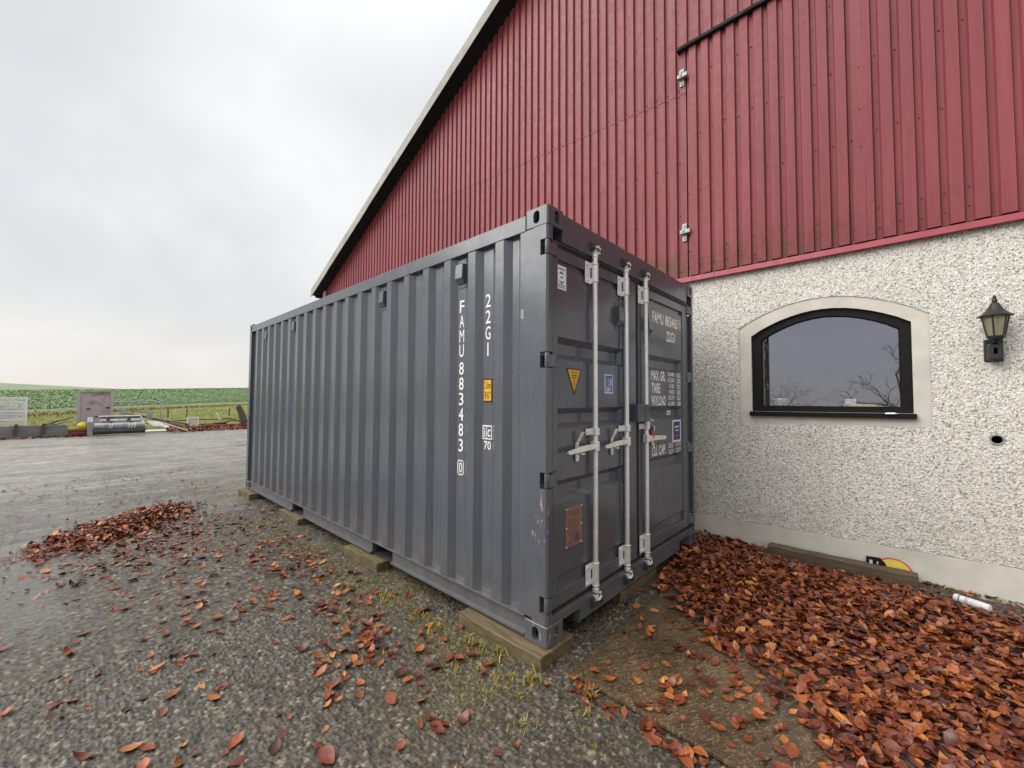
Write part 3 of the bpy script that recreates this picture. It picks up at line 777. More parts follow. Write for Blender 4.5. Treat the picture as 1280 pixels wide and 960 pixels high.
# room behind the window
b = MB()
b.box((-0.9, 3.26, 0.2), (-0.85, 6.2, 2.9)); b.box((2.9, 3.26, 0.2), (2.95, 6.2, 2.9)); b.box((-0.84, 6.1, 0.2), (2.89, 6.15, 2.9)); b.box((-0.84, 3.26, 2.86), (2.89, 6.09, 2.9)); b.box((-0.84, 3.26, 0.2), (2.89, 6.09, 0.25))
b.build('room_lining', 'room', barn)

# ---- window
def ring_prism(outer, inner, y0, y1):
    b = MB(); n = len(outer)
    for y, flip in ((y0, False), (y1, True)):
        o = [b.bm.verts.new((x, y, z)) for x, z in outer]; i_ = [b.bm.verts.new((x, y, z)) for x, z in inner]
        for k in range(n):
            f = [o[k], o[(k + 1) % n], i_[(k + 1) % n], i_[k]]; b.bm.faces.new(f[::-1] if flip else f)
        if not flip: o0, i0 = o, i_
        else:
            for k in range(n):
                b.bm.faces.new([o0[k], o[k], o[(k + 1) % n], o0[(k + 1) % n]]); b.bm.faces.new([i0[k], i0[(k + 1) % n], i_[(k + 1) % n], i_[k]])
    return b
win = ring_prism(OUT, FRM, Y0 - 0.003, Y0 + 0.10).build('window_surround', 'band', barn)
GLi = [(1.012 + (x - 1.012) * 1.0, z) for x, z in GLS]
FRi = [(1.005 + (x - 1.005) * 0.997, 1.7 + (z - 1.7) * 0.997) for x, z in FRM]
wf = ring_prism(FRi, GLi, Y0 + 0.028, Y0 + 0.095).build('window', 'black', barn)
ins = [(1.012 + (x - 1.012) * 0.982, 1.74 + (z - 1.74) * 0.984) for x, z in GLS]
ring_prism([(1.012 + (x - 1.012) * 1.001, 1.74 + (z - 1.74) * 1.001) for x, z in GLS], ins, Y0 + 0.048, Y0 + 0.075).build('glazing_bead', 'black', wf)
b = MB(); b.bm.faces.new([b.bm.verts.new((x, Y0 + 0.056, z)) for x, z in [(1.012 + (x - 1.012) * 0.99, 1.74 + (z - 1.74) * 0.99) for x, z in GLS]])
b.build('pane', 'glass', wf)
b = MB(); b.prism([(0.382, Y0 - 0.040, 1.266), (1.628, Y0 - 0.040, 1.277), (1.628, Y0 - 0.040, 1.321), (0.382, Y0 - 0.040, 1.312)], (0, 0.12, 0)); b.build('sill', 'black', wf)
b = MB(); b.prism([(0.36, Y0 + 0.105, 1.34), (1.66, Y0 + 0.105, 1.345), (1.66, Y0 + 0.105, 1.376), (0.36, Y0 + 0.105, 1.372)], (0, 0.22, 0)); b.build('inner_sill', 'sillb', wf)
b = MB(); b.tube([(1.432, Y0 - 0.048, 1.318), (1.497, Y0 - 0.048, 1.320)], 0.0075, 8); b.lathe((1.503, Y0 - 0.048, 1.320), [(0.004, -0.004), (0.012, -0.003), (0.012, 0.003), (0.004, 0.004)], 12)
b.build('window_hook', 'galv', wf)
# things on the inner sill
MB().lathe((0.632, Y0 + 0.125, 1.381), [(0.050, 0), (0.055, 0.004), (0.066, 0.055), (0.071, 0.057), (0.071, 0.068), (0.064, 0.068), (0.052, 0.02)], 28).build('plant_pot', 'cream', None, 'small cream plant pot on the inner sill at the left of the window', 'pot', smooth=40)
bx = MB(); bx.box((1.150, Y0 + 0.15, 1.396), (1.232, Y0 + 0.20, 1.446), 0.004); bx.build('small_box', 'whitep', None, 'small white box behind the window glass lying on the yellow strip', 'box')
MB().box((1.140, Y0 + 0.13, 1.377), (1.372, Y0 + 0.21, 1.3955), 0.003).build('yellow_case', 'ylw', None, 'flat yellow case on the inner sill under the small white box', 'case')

# ---- cladding
PER = 0.1354; X_REF = -1.979; YV, YC = 2.992, 2.962      # valley and crown planes
def prof(xa, xb, dy=0.0, X_REF=X_REF, PER=PER):
    """trapezoid profile between xa and xb: narrow valleys holding the screws, wide crowns"""
    pts = []; k0 = math.floor((xa - X_REF) / PER) - 1
    for k in range(k0, k0 + int((xb - xa) / PER) + 4):
        x = X_REF + k * PER
        for dx, y in ((0.0, YC), (0.009, YV), (0.046, YV), (0.057, YC)): pts.append((x + dx, y + dy))
    out = []
    def yat(x):
        for (p, q) in zip(pts, pts[1:]):
            if p[0] <= x <= q[0]: return p[1] + (q[1] - p[1]) * (x - p[0]) / max(q[0] - p[0], 1e-9)
        return YC + dy
    out.append((xa, yat(xa)))
    out += [p for p in pts if xa + 1e-5 < p[0] < xb - 1e-5]
    out.append((xb, yat(xb))); return out
def sheet(xa, xb, zlo, zhi, name='cladding_sheet', parent=None, dy=0.0, ref=None):
    b = MB(); P = prof(xa, xb, dy, *(ref or (X_REF, PER)))
    if xa < 1.3 < xb:
        P.append((1.3, YC + dy)); P.sort()
    a = []; c = []
    for x, y in P:
        a.append(b.bm.verts.new((x, y, zlo(x)))); c.append(b.bm.verts.new((x, y, zhi(x))))
    d = []
    for x, y in P: d.append((b.bm.verts.new((x, y + 0.004, zlo(x))), b.bm.verts.new((x, y + 0.004, zhi(x)))))
    for i in range(len(P) - 1):
        b.bm.faces.new([a[i], a[i + 1], c[i + 1], c[i]]); b.bm.faces.new([a[i + 1], a[i], d[i][0], d[i + 1][0]])
    for i in (0, len(P) - 1): b.bm.faces.new([a[i], c[i], d[i][1], d[i][0]])
    return b.build(name, 'red', parent or barn)
seam = lambda x: 5.112 - 0.0675 * (x + 0.32)
LOWZ = 2.868
DX0, DX1, DZ = -0.222, 2.82, 5.60      # hatch door
W_ = PER * 8
xs_ = []
x = X_REF + PER * 0.75
while x > XL: xs_.append(x); x -= W_
xs_ = [XL] + sorted(xs_)
x = xs_[-1]
while x + W_ < XR: x += W_; xs_.append(x)
xs_.append(XR)
for xa, xb in zip(xs_, xs_[1:]):
    j = rng.uniform(-0.0015, 0.0015)
    if xb - xa < 0.02: continue
    rk = lambda x: rake(x) - 0.01
    if xb <= DX0 or xa >= DX1:
        sheet(xa, xb + 0.004, lambda x: LOWZ, lambda x: min(seam(x), rk(x)), dy=0.004 + j)
    elif xa < DX0: sheet(xa, DX0 - 0.012, lambda x: LOWZ, lambda x: min(seam(x), rk(x)), dy=0.004 + j)
    if max(rk(xa), rk(xb)) > min(seam(xa), seam(xb)):
        lo = seam
        if xa < DX1 and xb > DX0: lo = lambda x: DZ + 0.02 if x > DX0 - 0.02 else seam(x)
        if xa < DX0 < xb:
            sheet(xa, DX0 - 0.012, lambda x: seam(x) - 0.02, rk, dy=j); sheet(DX0 - 0.012, xb + 0.004, lambda x: DZ + 0.02, rk, dy=j)
        elif xa < DX1 < xb:
            sheet(xa, DX1, lambda x: DZ + 0.02, rk, dy=j); sheet(DX1, xb + 0.004, lambda x: seam(x) - 0.02, rk, dy=j)
        else:
            sheet(xa, xb + 0.004, (lambda x: DZ + 0.02) if (xa >= DX0 and xb <= DX1) else (lambda x: seam(x) - 0.02), rk, dy=j)
# hatch door in the gable: two leaves of the same sheet, middle cover strip, catches and top rail
hatch = MB().box((DX0 + 0.01, 2.978, LOWZ), (DX1 - 0.01, 2.995, DZ)).build('hatch_door', 'soffit', barn)
DREF = ((1.226, 0.1338), (1.226, 0.1338), (1.401, 0.1338), (1.401, 0.1338))
for (xa, xb), rf in zip(((DX0, 0.50), (0.50, 1.290), (1.292, 2.10), (2.10, DX1)), DREF):
    sheet(xa, xb + (0.003 if xb != 1.290 else 0), lambda x: LOWZ + 0.006, lambda x: DZ, 'hatch_sheet', hatch, dy=-0.022 + rng.uniform(-0.002, 0.002), ref=rf)
b = MB(); b.box((1.262, 2.934, LOWZ + 0.004), (1.345, 2.962, 3.592)); b.box((1.264, 2.937, 3.590), (1.343, 2.963, DZ)); b.build('cover_strip', 'red', hatch)
MB().box((DX0 - 0.10, 2.90, DZ + 0.004), (DX1 + 0.1, 2.985, DZ + 0.042), 0.004).build('hatch_rail', 'soffit', barn)
for zc, xc in ((5.285, -0.275), (3.40, -0.262)):
    b = MB(); b.box((xc - 0.026, 2.948, zc - 0.105), (xc + 0.026, 2.956, zc + 0.105), 0.003)
    b.box((xc - 0.040, 2.905, zc - 0.026), (xc + 0.075, 2.947, zc + 0.020), 0.004)
    b.lathe((xc, 2.945, zc + 0.075), [(0.011, 0), (0.011, 0.006)], 10, Vector((0, -1, 0))); b.lathe((xc, 2.945, zc - 0.075), [(0.011, 0), (0.011, 0.006)], 10, Vector((0, -1, 0)))
    b.box((xc - 0.012, 2.895, zc - 0.006), (xc + 0.012, 2.906, zc + 0.050), 0.002)
    b.build('hatch_catch', 'galvd', barn)
# bent drip trim along the foot of the cladding
b = MB()
for x0, x1 in ((XL, -2.9), (-2.9, 0.06), (0.06, 2.86), (2.86, XR)):
    b.prism([(x0, 2.984, 2.872), (x0, 2.946, 2.862), (x0, 2.934, 2.806), (x0, 2.938, 2.800), (x0, 2.952, 2.850), (x0, 2.984, 2.858)], (x1 - x0 - 0.004, 0, 0))
b.build('drip_trim', 'reddark', barn)
# screws in the valleys, in rows that follow the rails
b = MB()
def screw(x, z, dy=0.0):
    b.lathe((x, YV - 0.002 + dy, z), [(0.0065, 0), (0.0065, 0.004), (0.003, 0.007)], 6, Vector((0, -1, 0)))
k0 = int((XL - X_REF) / PER)
for k in range(k0, 30):
    x = X_REF + k * PER + 0.0285
    xd = (1.226 if x < 1.29 else 1.401) + 0.1338 * round((x - (1.226 if x < 1.29 else 1.401)) / 0.1338) + 0.0285
    if x < DX0 - 0.03:
        for z in (2.96, 3.62, 4.28, seam(x) + 0.05, 6.0, 6.9, 7.7):
            if z < rake(x) - 0.12 and ((k + int(z * 3)) % (1 if abs(z - seam(x) - 0.05) < 0.01 else 2) == 0): screw(x, z + rng.uniform(-0.015, 0.015))
    elif x < DX1 and abs(x - 1.29) > 0.08:
        for z in (2.99, 3.16, 3.86, 4.55, 5.25):
            if rng.random() < 0.7: screw(xd, z + rng.uniform(-0.02, 0.02), -0.022)
        for z in (6.3, 7.2):
            if k % 2: screw(x, z)
for z in (3.35, 3.75, 4.1, 4.5): b.lathe((1.32, 2.937, z), [(0.007, 0), (0.007, 0.004)], 6, Vector((0, -1, 0)))
b.build('cladding_screw', 'rust', barn, kind='stuff')
MB().box((XL - 0.03, 2.93, 2.80), (XL + 0.06, 3.02, rake(XL) + 0.02)).build('corner_trim', 'whitep', barn)

# ---- roof
OVY = 2.68
EX = -10.80
b = MB()
for s in (-1, 1):
    xe = EX if s < 0 else 2 * 1.3 - EX
    ze = rake(EX) + 0.01
    b.prism([(xe, OVY + 0.01, ze), (1.3, OVY + 0.01, rake(1.3) + 0.01), (1.3, OVY + 0.01, rake(1.3) + 0.10), (xe, OVY + 0.01, ze + 0.10)], (0, 25.5, 0))
b.build('roof', 'roofs', barn)
b = MB()
for s in (-1, 1):
    xe = EX + 0.06 if s < 0 else 2 * 1.3 - EX - 0.06
    ze = rake(EX + 0.06)
    b.prism([(xe, OVY + 0.02, ze - 0.060), (1.3, OVY + 0.02, rake(1.3) - 0.060), (1.3, OVY + 0.02, rake(1.3) + 0.006), (xe, OVY + 0.02, ze + 0.006)], (0, 0.40, 0))
b.build('soffit', 'soffit', barn)
me = None
Lc = 1.22; ux, uz = math.cos(math.atan(RS)), math.sin(math.atan(RS))
n = int((1.3 - EX) / ux / Lc) + 1
for i in range(n):
    t0 = i * Lc; t1 = min(t0 + Lc + 0.03, (1.3 - EX) / ux)
    x0, z0, x1, z1 = EX + t0 * ux, rake(EX) + t0 * uz, EX + t1 * ux, rake(EX) + t1 * uz
    o = -0.004 * (i % 2)
    b = MB(); b.prism([(x0, OVY + o, z0 - 0.078), (x1, OVY + o, z1 - 0.078), (x1, OVY + o, z1 + 0.132), (x0, OVY + o, z0 + 0.132)], (0, 0.008, 0))
    b.prism([(x0, OVY + o, z0 + 0.133), (x1, OVY + o, z1 + 0.133), (x1, OVY + o, z1 + 0.141), (x0, OVY + o, z0 + 0.141)], (0, 0.16, 0))
    b.build('verge_cap', 'eternit', barn)
b = MB(); b.tube([(-10.72, 2.80, 4.42), (-10.72, 28, 4.42)], 0.07, 10); b.box((-10.80, 2.70, 4.44), (-10.56, 3.0, 4.52))
b.box((-10.76, 2.80, 4.50), (-10.54, 2.95, 4.60))
b.build('gutter', 'soffit', barn)
b = MB(); b.tube([(-10.66, 3.02, 4.40), (-10.55, 3.08, 4.30)], 0.05, 10); b.build('downpipe', 'black', barn)
b = MB()
b.lathe((2.062, Y0 - 0.016, 1.135), [(0.031, 0), (0.036, 0), (0.036, 0.17), (0.031, 0.17), (0.031, 0.0)], 20, Vector((0, 1, 0)))
b.lathe((2.062, Y0 - 0.020, 1.135), [(0.030, 0), (0.040, 0.0), (0.040, 0.008), (0.030, 0.008), (0.030, 0.0)], 24, Vector((0, 1, 0)))
MB().lathe((2.062, Y0 + 0.008, 1.130), [(0.0295, 0), (0.0295, 0.004)], 20, Vector((0, 1, 0.25)).normalized()).build('added_pale_disc', 'galv', barn)  # pale disc added so that the inside of the pipe looks lit
b.build('vent_pipe', 'galvd', barn, smooth=40)

# ---- wall lantern
lx, ly = 2.062, 2.865
lan = thing('wall_lantern', (lx, 3.0, 1.75), 'black lantern with amber glass panes fixed to the pebble dashed wall', 'lantern')
b = MB(); b.lathe((lx, ly, 2.078), [(0.094, -0.004), (0.097, 0.0), (0.075, 0.014), (0.050, 0.040), (0.034, 0.070), (0.022, 0.098), (0.012, 0.106)], 12, None, 0.26)
b.build('lamp_cap', 'iron', lan, smooth=28)
MB().lathe((lx, ly, 2.184), [(0.010, 0), (0.017, 0.008), (0.015, 0.022), (0.008, 0.028), (0.011, 0.036), (0.009, 0.048), (0.002, 0.056)], 14).build('finial', 'iron', lan, smooth=45)
hexp = lambda r, z, k: Vector((lx + r * math.cos(math.radians(60 * k + 12)), ly + r * math.sin(math.radians(60 * k + 12)), z))
for k in range(6):
    MB().tube([hexp(0.047, 1.925, k), hexp(0.072, 2.076, k)], 0.0055, 6).build('glazing_bar', 'iron', lan)
    p = [hexp(0.045, 1.928, k), hexp(0.045, 1.928, k + 1), hexp(0.070, 2.074, k + 1), hexp(0.070, 2.074, k)]
    MB().quadface(p).build('lamp_pane', 'lampglass', lan)
MB().lathe((lx, ly, 1.895), [(0.020, 0), (0.040, 0.006), (0.052, 0.022), (0.052, 0.032)], 6, None, math.radians(12)).build('lamp_base', 'iron', lan)
b = MB(); b.lathe((lx, ly, 1.93), [(0.014, 0), (0.014, 0.03), (0.010, 0.032)], 12); b.lathe((lx, ly, 1.962), [(0.012, 0), (0.020, 0.02), (0.020, 0.04), (0.010, 0.055)], 12); b.build('bulb', 'brass', lan, smooth=50)
b = MB(); b.box((lx - 0.050, 2.975, 1.738), (lx + 0.050, 2.993, 1.912), 0.006); b.box((lx - 0.040, 2.895, 1.745), (lx + 0.040, 2.976, 1.872), 0.012); b.build('lamp_mount', 'iron', lan)
b = MB(); b.tube([(lx, 2.965, 1.875), (lx, 2.92, 1.882), (lx, ly, 1.897)], 0.017, 10); b.box((lx - 0.012, 2.895, 1.79), (lx + 0.012, 2.902, 1.84), 0.002); b.build('lamp_arm', 'iron', lan, smooth=50)

# ================================================================== CONTAINER
CL, CW, CH = 6.058, 2.438, 2.591
con = thing('shipping_container', (-CL / 2, CW / 2, 0), 'dark grey twenty foot shipping container standing on timber blocks beside the barn', 'container')
# corner castings: rounded block with oval holes in its side and end faces
def casting_mesh():
    b = MB(); b.box((-0.178, 0, 0), (0, 0.162, 0.118))
    e = [q for q in b.bm.edges if abs(q.verts[0].co.z - q.verts[1].co.z) > 0.05]
    bmesh.ops.bevel(b.bm, geom=e, offset=0.014, segments=4, affect='EDGES', profile=0.5)
    bmesh.ops.bevel(b.bm, geom=[q for q in b.bm.edges if q.calc_face_angle(0) > 1.2], offset=0.003, segments=1, affect='EDGES')
    me = b.mesh('casting')
    def oval(c, u, v, n, w, h):
        c, u, v, n = Vector(c), Vector(u), Vector(v), Vector(n); p = []
        r = w / 2
        for i in range(13):
            a = math.pi * i / 12; p.append(c + u * r * math.cos(a) + v * (h / 2 - r + r * math.sin(a)))
        for i in range(13):
            a = math.pi + math.pi * i / 12; p.append(c + u * r * math.cos(a) + v * (-h / 2 + r + r * math.sin(a)))
        return MB().prism([q + n * 0.02 for q in p], -n * 0.055).mesh('cut')
    cuts = [oval((-0.089, 0, 0.059), (1, 0, 0), (0, 0, 1), (0, -1, 0), 0.048, 0.079), oval((0, 0.089, 0.059), (0, 1, 0), (0, 0, 1), (1, 0, 0), 0.046, 0.079)]
    cuts.append(MB().box((-0.145, 0.034, 0.018), (-0.034, 0.130, 0.100)).mesh('cav'))
    me = boolean_cut(me, cuts)
    for p in me.polygons: p.use_smooth = False
    return me
cast0 = casting_mesh()
def casting(flipx, flipy, flipz):
    me = cast0.copy(); bm = bmesh.new(); bm.from_mesh(me)
    for v in bm.verts:
        if flipx: v.co.x = -CL - v.co.x
        if flipy: v.co.y = CW - v.co.y
        if flipz: v.co.z = CH - v.co.z
    bmesh.ops.recalc_face_normals(bm, faces=bm.faces); bm.to_mesh(me); bm.free(); shade(me, 30)
    link('corner_casting', me, 'paint', con)
for fx in (0, 1):
    for fy in (0, 1):
        for fz in (0, 1): casting(fx, fy, fz)
HZ = (2.338, 1.660, 0.950, 0.235); HH = 0.048
# rear (door end) corner posts, notched where the hinges sit
for sy in (0, 1):
    Yf = lambda y: CW - y if sy else y
    b = MB(); z = 0.118
    for hz in sorted(HZ) + [None]:
        z1 = hz - HH if hz else CH - 0.118
        b.prism([(-0.117, Yf(0.003), z), (-0.016, Yf(0.003), z), (-0.004, Yf(0.014), z), (-0.004, Yf(0.052), z), (-0.050, Yf(0.052), z), (-0.050, Yf(0.082), z), (-0.117, Yf(0.082), z)], (0, 0, z1 - z))
        if hz: b.prism([(-0.117, Yf(0.003), z1), (-0.060, Yf(0.003), z1), (-0.060, Yf(0.082), z1), (-0.117, Yf(0.082), z1)], (0, 0, 2 * HH)); z = hz + HH
    b.build('corner_post', 'paint', con)
for sy in (0, 1):
    Yf = lambda y: CW - y if sy else y
    MB().prism([(-CL + 0.002, Yf(0.003), 0.118), (-CL + 0.10, Yf(0.003), 0.118), (-CL + 0.10, Yf(0.05), 0.118), (-CL + 0.05, Yf(0.14), 0.118), (-CL + 0.002, Yf(0.14), 0.118)], (0, 0, CH - 0.236)).build('corner_post', 'paint', con)
# side walls: trapezoid corrugation
CP = 0.2774
def side_profile():
    p = [(-0.117, 0.006), (-0.222, 0.006), (-0.262, 0.040), (-0.318, 0.040)]
    for k in range(20):
        r = -0.370 - CP * k; j = rng.uniform(-0.002, 0.002); p += [(r, 0.006 + j), (r - 0.075, 0.006 + j), (r - 0.132, 0.042), (r - 0.223, 0.042)]
    p = [q for q in p if q[0] > -CL + 0.11]; p += [(-CL + 0.10, 0.042)]
    return p
SP = side_profile()
side = []
for sy in (0, 1):
    pr = [(x, (CW - y) if sy else y, 0.136) for x, y in SP]
    b = MB().strip(pr, (0, 0, 2.335))
    side.append(b.build('side_panel', 'paint', con))
# rails
for sy in (0, 1):
    Yf = lambda y: CW - y if sy else y
    MB().box((-0.176, Yf(0.0015), 2.468), (-CL + 0.176, Yf(0.064), 2.568), 0.004).build('top_side_rail', 'paint', con)
    b = MB()
    FP = [(-0.178, -1.692), (-2.039, -3.700), (-4.055, -CL + 0.178)]
    for x0, x1 in FP:
        c = [(x0, Yf(0.000), 0.016), (x0, Yf(0.000), 0.026), (x0, Yf(0.022), 0.034), (x0, Yf(0.022), 0.122), (x0, Yf(0.055), 0.122), (x0, Yf(0.055), 0.016)]
        b.prism(c, (x1 - x0, 0, 0))
    b.box((-0.178, Yf(-0.0005), 0.1225), (-CL + 0.178, Yf(0.062), 0.1345), 0.002)
    b.build('bottom_side_rail', 'paint', con)
    for x0, x1 in ((-1.692, -2.039), (-3.700, -4.055)):
        b = MB(); b.box((x0 - 0.001, Yf(0.03), 0.010), (x1 + 0.001, Yf(0.6), 0.014)); b.box((x0 + 0.001, Yf(0.058), 0.015), (x0 + 0.006, Yf(0.6), 0.12)); b.box((x1 - 0.006, Yf(0.058), 0.015), (x1 - 0.001, Yf(0.6), 0.12)); b.build('fork_pocket', 'dark_steel', con)
MB().box((-CL + 0.06, 0.066, 2.53), (-0.10, CW - 0.066, 2.552)).build('roof_panel', 'paint', con)
MB().box((-CL + 0.06, 0.066, 0.124), (-0.10, CW - 0.066, 0.150)).build('container_floor', 'dark_steel', con)
b = MB(); z = [(0.14, -CL + 0.004)]
pr = []; y = 0.142
while y < CW - 0.15:
    pr += [(-CL + 0.012, y, 0.14), (-CL + 0.012, y + 0.11, 0.14), (-CL + 0.056, y + 0.127, 0.14), (-CL + 0.056, y + 0.237, 0.14)]; y += 0.254
b.strip([q for q in pr if q[1] < CW - 0.14], (0, 0, 2.35)); b.box((-CL + 0.006, 0.162, 0.02), (-CL + 0.06, CW - 0.162, 0.139)); b.box((-CL + 0.006, 0.162, 2.49), (-CL + 0.06, CW - 0.162, 2.57))
b.build('front_wall', 'paint', con)
# door end header and sill
hdr = MB(); hdr.box((-0.010, 0.162, 2.405), (-0.09, CW - 0.162, 2.582), 0.003); hdr.box((-0.030, 0.084, 2.394), (-0.1, CW - 0.084, 2.404))
hdr = hdr.build('door_header', 'paint', con)
SX = -0.010
pts = [(0.162, 0.155), (0.162, 0.118), (0.180, 0.118), (0.335, 0.112), (0.350, 0.020), (2.016, 0.020), (2.022, 0.112), (2.18, 0.118), (CW - 0.162, 0.118), (CW - 0.162, 0.155)]
b = MB()
b.box((SX, 0.056, 0.119), (-0.11, CW - 0.056, 0.154), 0.002)
b.prism([(SX - 0.001, 0.352, 0.022), (SX - 0.001, 2.014, 0.022), (SX - 0.001, 2.014, 0.1185), (SX - 0.001, 0.352, 0.1185)], (-0.012, 0, 0))
b.prism([(SX + 0.004, 0.344, 0.016), (SX + 0.004, 0.354, 0.016), (SX + 0.004, 0.354, 0.118), (SX + 0.004, 0.344, 0.118)], (-0.05, 0, 0))
b.prism([(SX + 0.004, 2.012, 0.016), (SX + 0.004, 2.022, 0.016), (SX + 0.004, 2.022, 0.118), (SX + 0.004, 2.012, 0.118)], (-0.05, 0, 0))
b.prism([(SX + 0.005, 0.165, 0.108), (SX + 0.005, 0.345, 0.108), (SX + 0.005, 0.345, 0.1185), (SX + 0.005, 0.165, 0.1185)], (-0.1, 0, 0))
b.prism([(SX + 0.005, 2.022, 0.108), (SX + 0.005, 2.27, 0.108), (SX + 0.005, 2.27, 0.1185), (SX + 0.005, 2.022, 0.1185)], (-0.1, 0, 0))
sill = b.build('door_sill', 'paint', con)
MB().box((-0.14, 0.17, 0.03), (-0.16, CW - 0.17, 0.118)).build('sill_backing', 'dark_steel', con)

# doors
XO, XF, XRc = -0.036, -0.030, -0.072      # panel flats, frame face, recessed ribs
def door(ya, yb, f0, f1, label):
    """ya..yb overall, panel between f0..f1"""
    b = MB()
    b.box((XF, ya, 0.178), (XF - 0.05, f0, 2.372), 0.003); b.box((XF, f1, 0.178), (XF - 0.05, yb, 2.372), 0.003)
    b.box((XF - 0.001, f0 + 0.0005, 2.300), (XF - 0.05, f1 - 0.0005, 2.371), 0.003); b.box((XF - 0.001, f0 + 0.0005, 0.179), (XF - 0.05, f1 - 0.0005, 0.262), 0.003)
    d = b.build('door', 'paint', con, label)
    z = [2.300, 2.262, 2.256, 1.815, 1.778, 1.712, 1.676, 1.372, 1.336, 1.276, 1.240, 0.930, 0.893, 0.832, 0.795, 0.355, 0.338, 0.262]
    xx = [XRc + 0.022, XRc + 0.022, XO, XO, XRc, XRc, XO, XO, XRc, XRc, XO, XO, XRc, XRc, XO, XO, XRc + 0.022, XRc + 0.022]
    b = MB().strip([(x, f0, q) for x, q in zip(xx, z)], (0, f1 - f0, 0))
    # sloped ends of the ribs
    for i in (3, 7, 11):
        for y, s in ((f0, 1), (f1, -1)):
            b.quadface([(XO - 0.0005, y, z[i]), (XRc, y + s * 0.035, z[i + 1]), (XRc, y + s * 0.035, z[i + 2]), (XO - 0.0005, y, z[i + 3])])
    b.build('door_panel', 'paint', d)
    return d
dl = door(0.088, 1.190, 0.140, 0.985, 'left door leaf with two locking bars')
dr = door(1.238, 2.352, 1.340, 2.205, 'right door leaf with one locking bar and the weight markings')
MB().box((-0.034, 1.190, 0.176), (-0.075, 1.238, 2.376)).build('door_gasket', 'gasket', dl)
b = MB(); b.box((-0.033, 0.084, 2.372), (-0.08, 2.354, 2.393)); b.box((-0.033, 0.084, 0.155), (-0.08, 2.354, 0.178)); b.box((-0.040, 0.070, 0.155), (-0.08, 0.087, 2.393)); b.box((-0.040, 2.353, 0.155), (-0.08, 2.368, 2.393))
b.build('door_gasket', 'gasket', dr)
for d, sy in ((dl, 0), (dr, 1)):
    Yf = lambda y: CW - y if sy else y
    for hz in HZ:
        b = MB(); b.lathe((-0.019, Yf(0.020), hz - HH + 0.006), [(0.0155, 0), (0.0165, 0.003), (0.0165, 2 * HH - 0.015), (0.0155, 2 * HH - 0.012)], 14)
        b.lathe((-0.019, Yf(0.020), hz - HH + 0.001), [(0.009, 0), (0.009, 2 * HH - 0.001)], 10)
        b.prism([(-0.012, Yf(0.022), hz - HH + 0.006), (-0.006, Yf(0.030), hz - HH + 0.006), (-0.010, Yf(0.088), hz - HH + 0.012), (-0.026, Yf(0.135), hz - HH + 0.020), (-0.034, Yf(0.135), hz - HH + 0.020), (-0.030, Yf(0.034), hz - HH + 0.006)], (0, 0, 2 * HH - 0.022))
        b.build('hinge', 'paint', d, smooth=35)

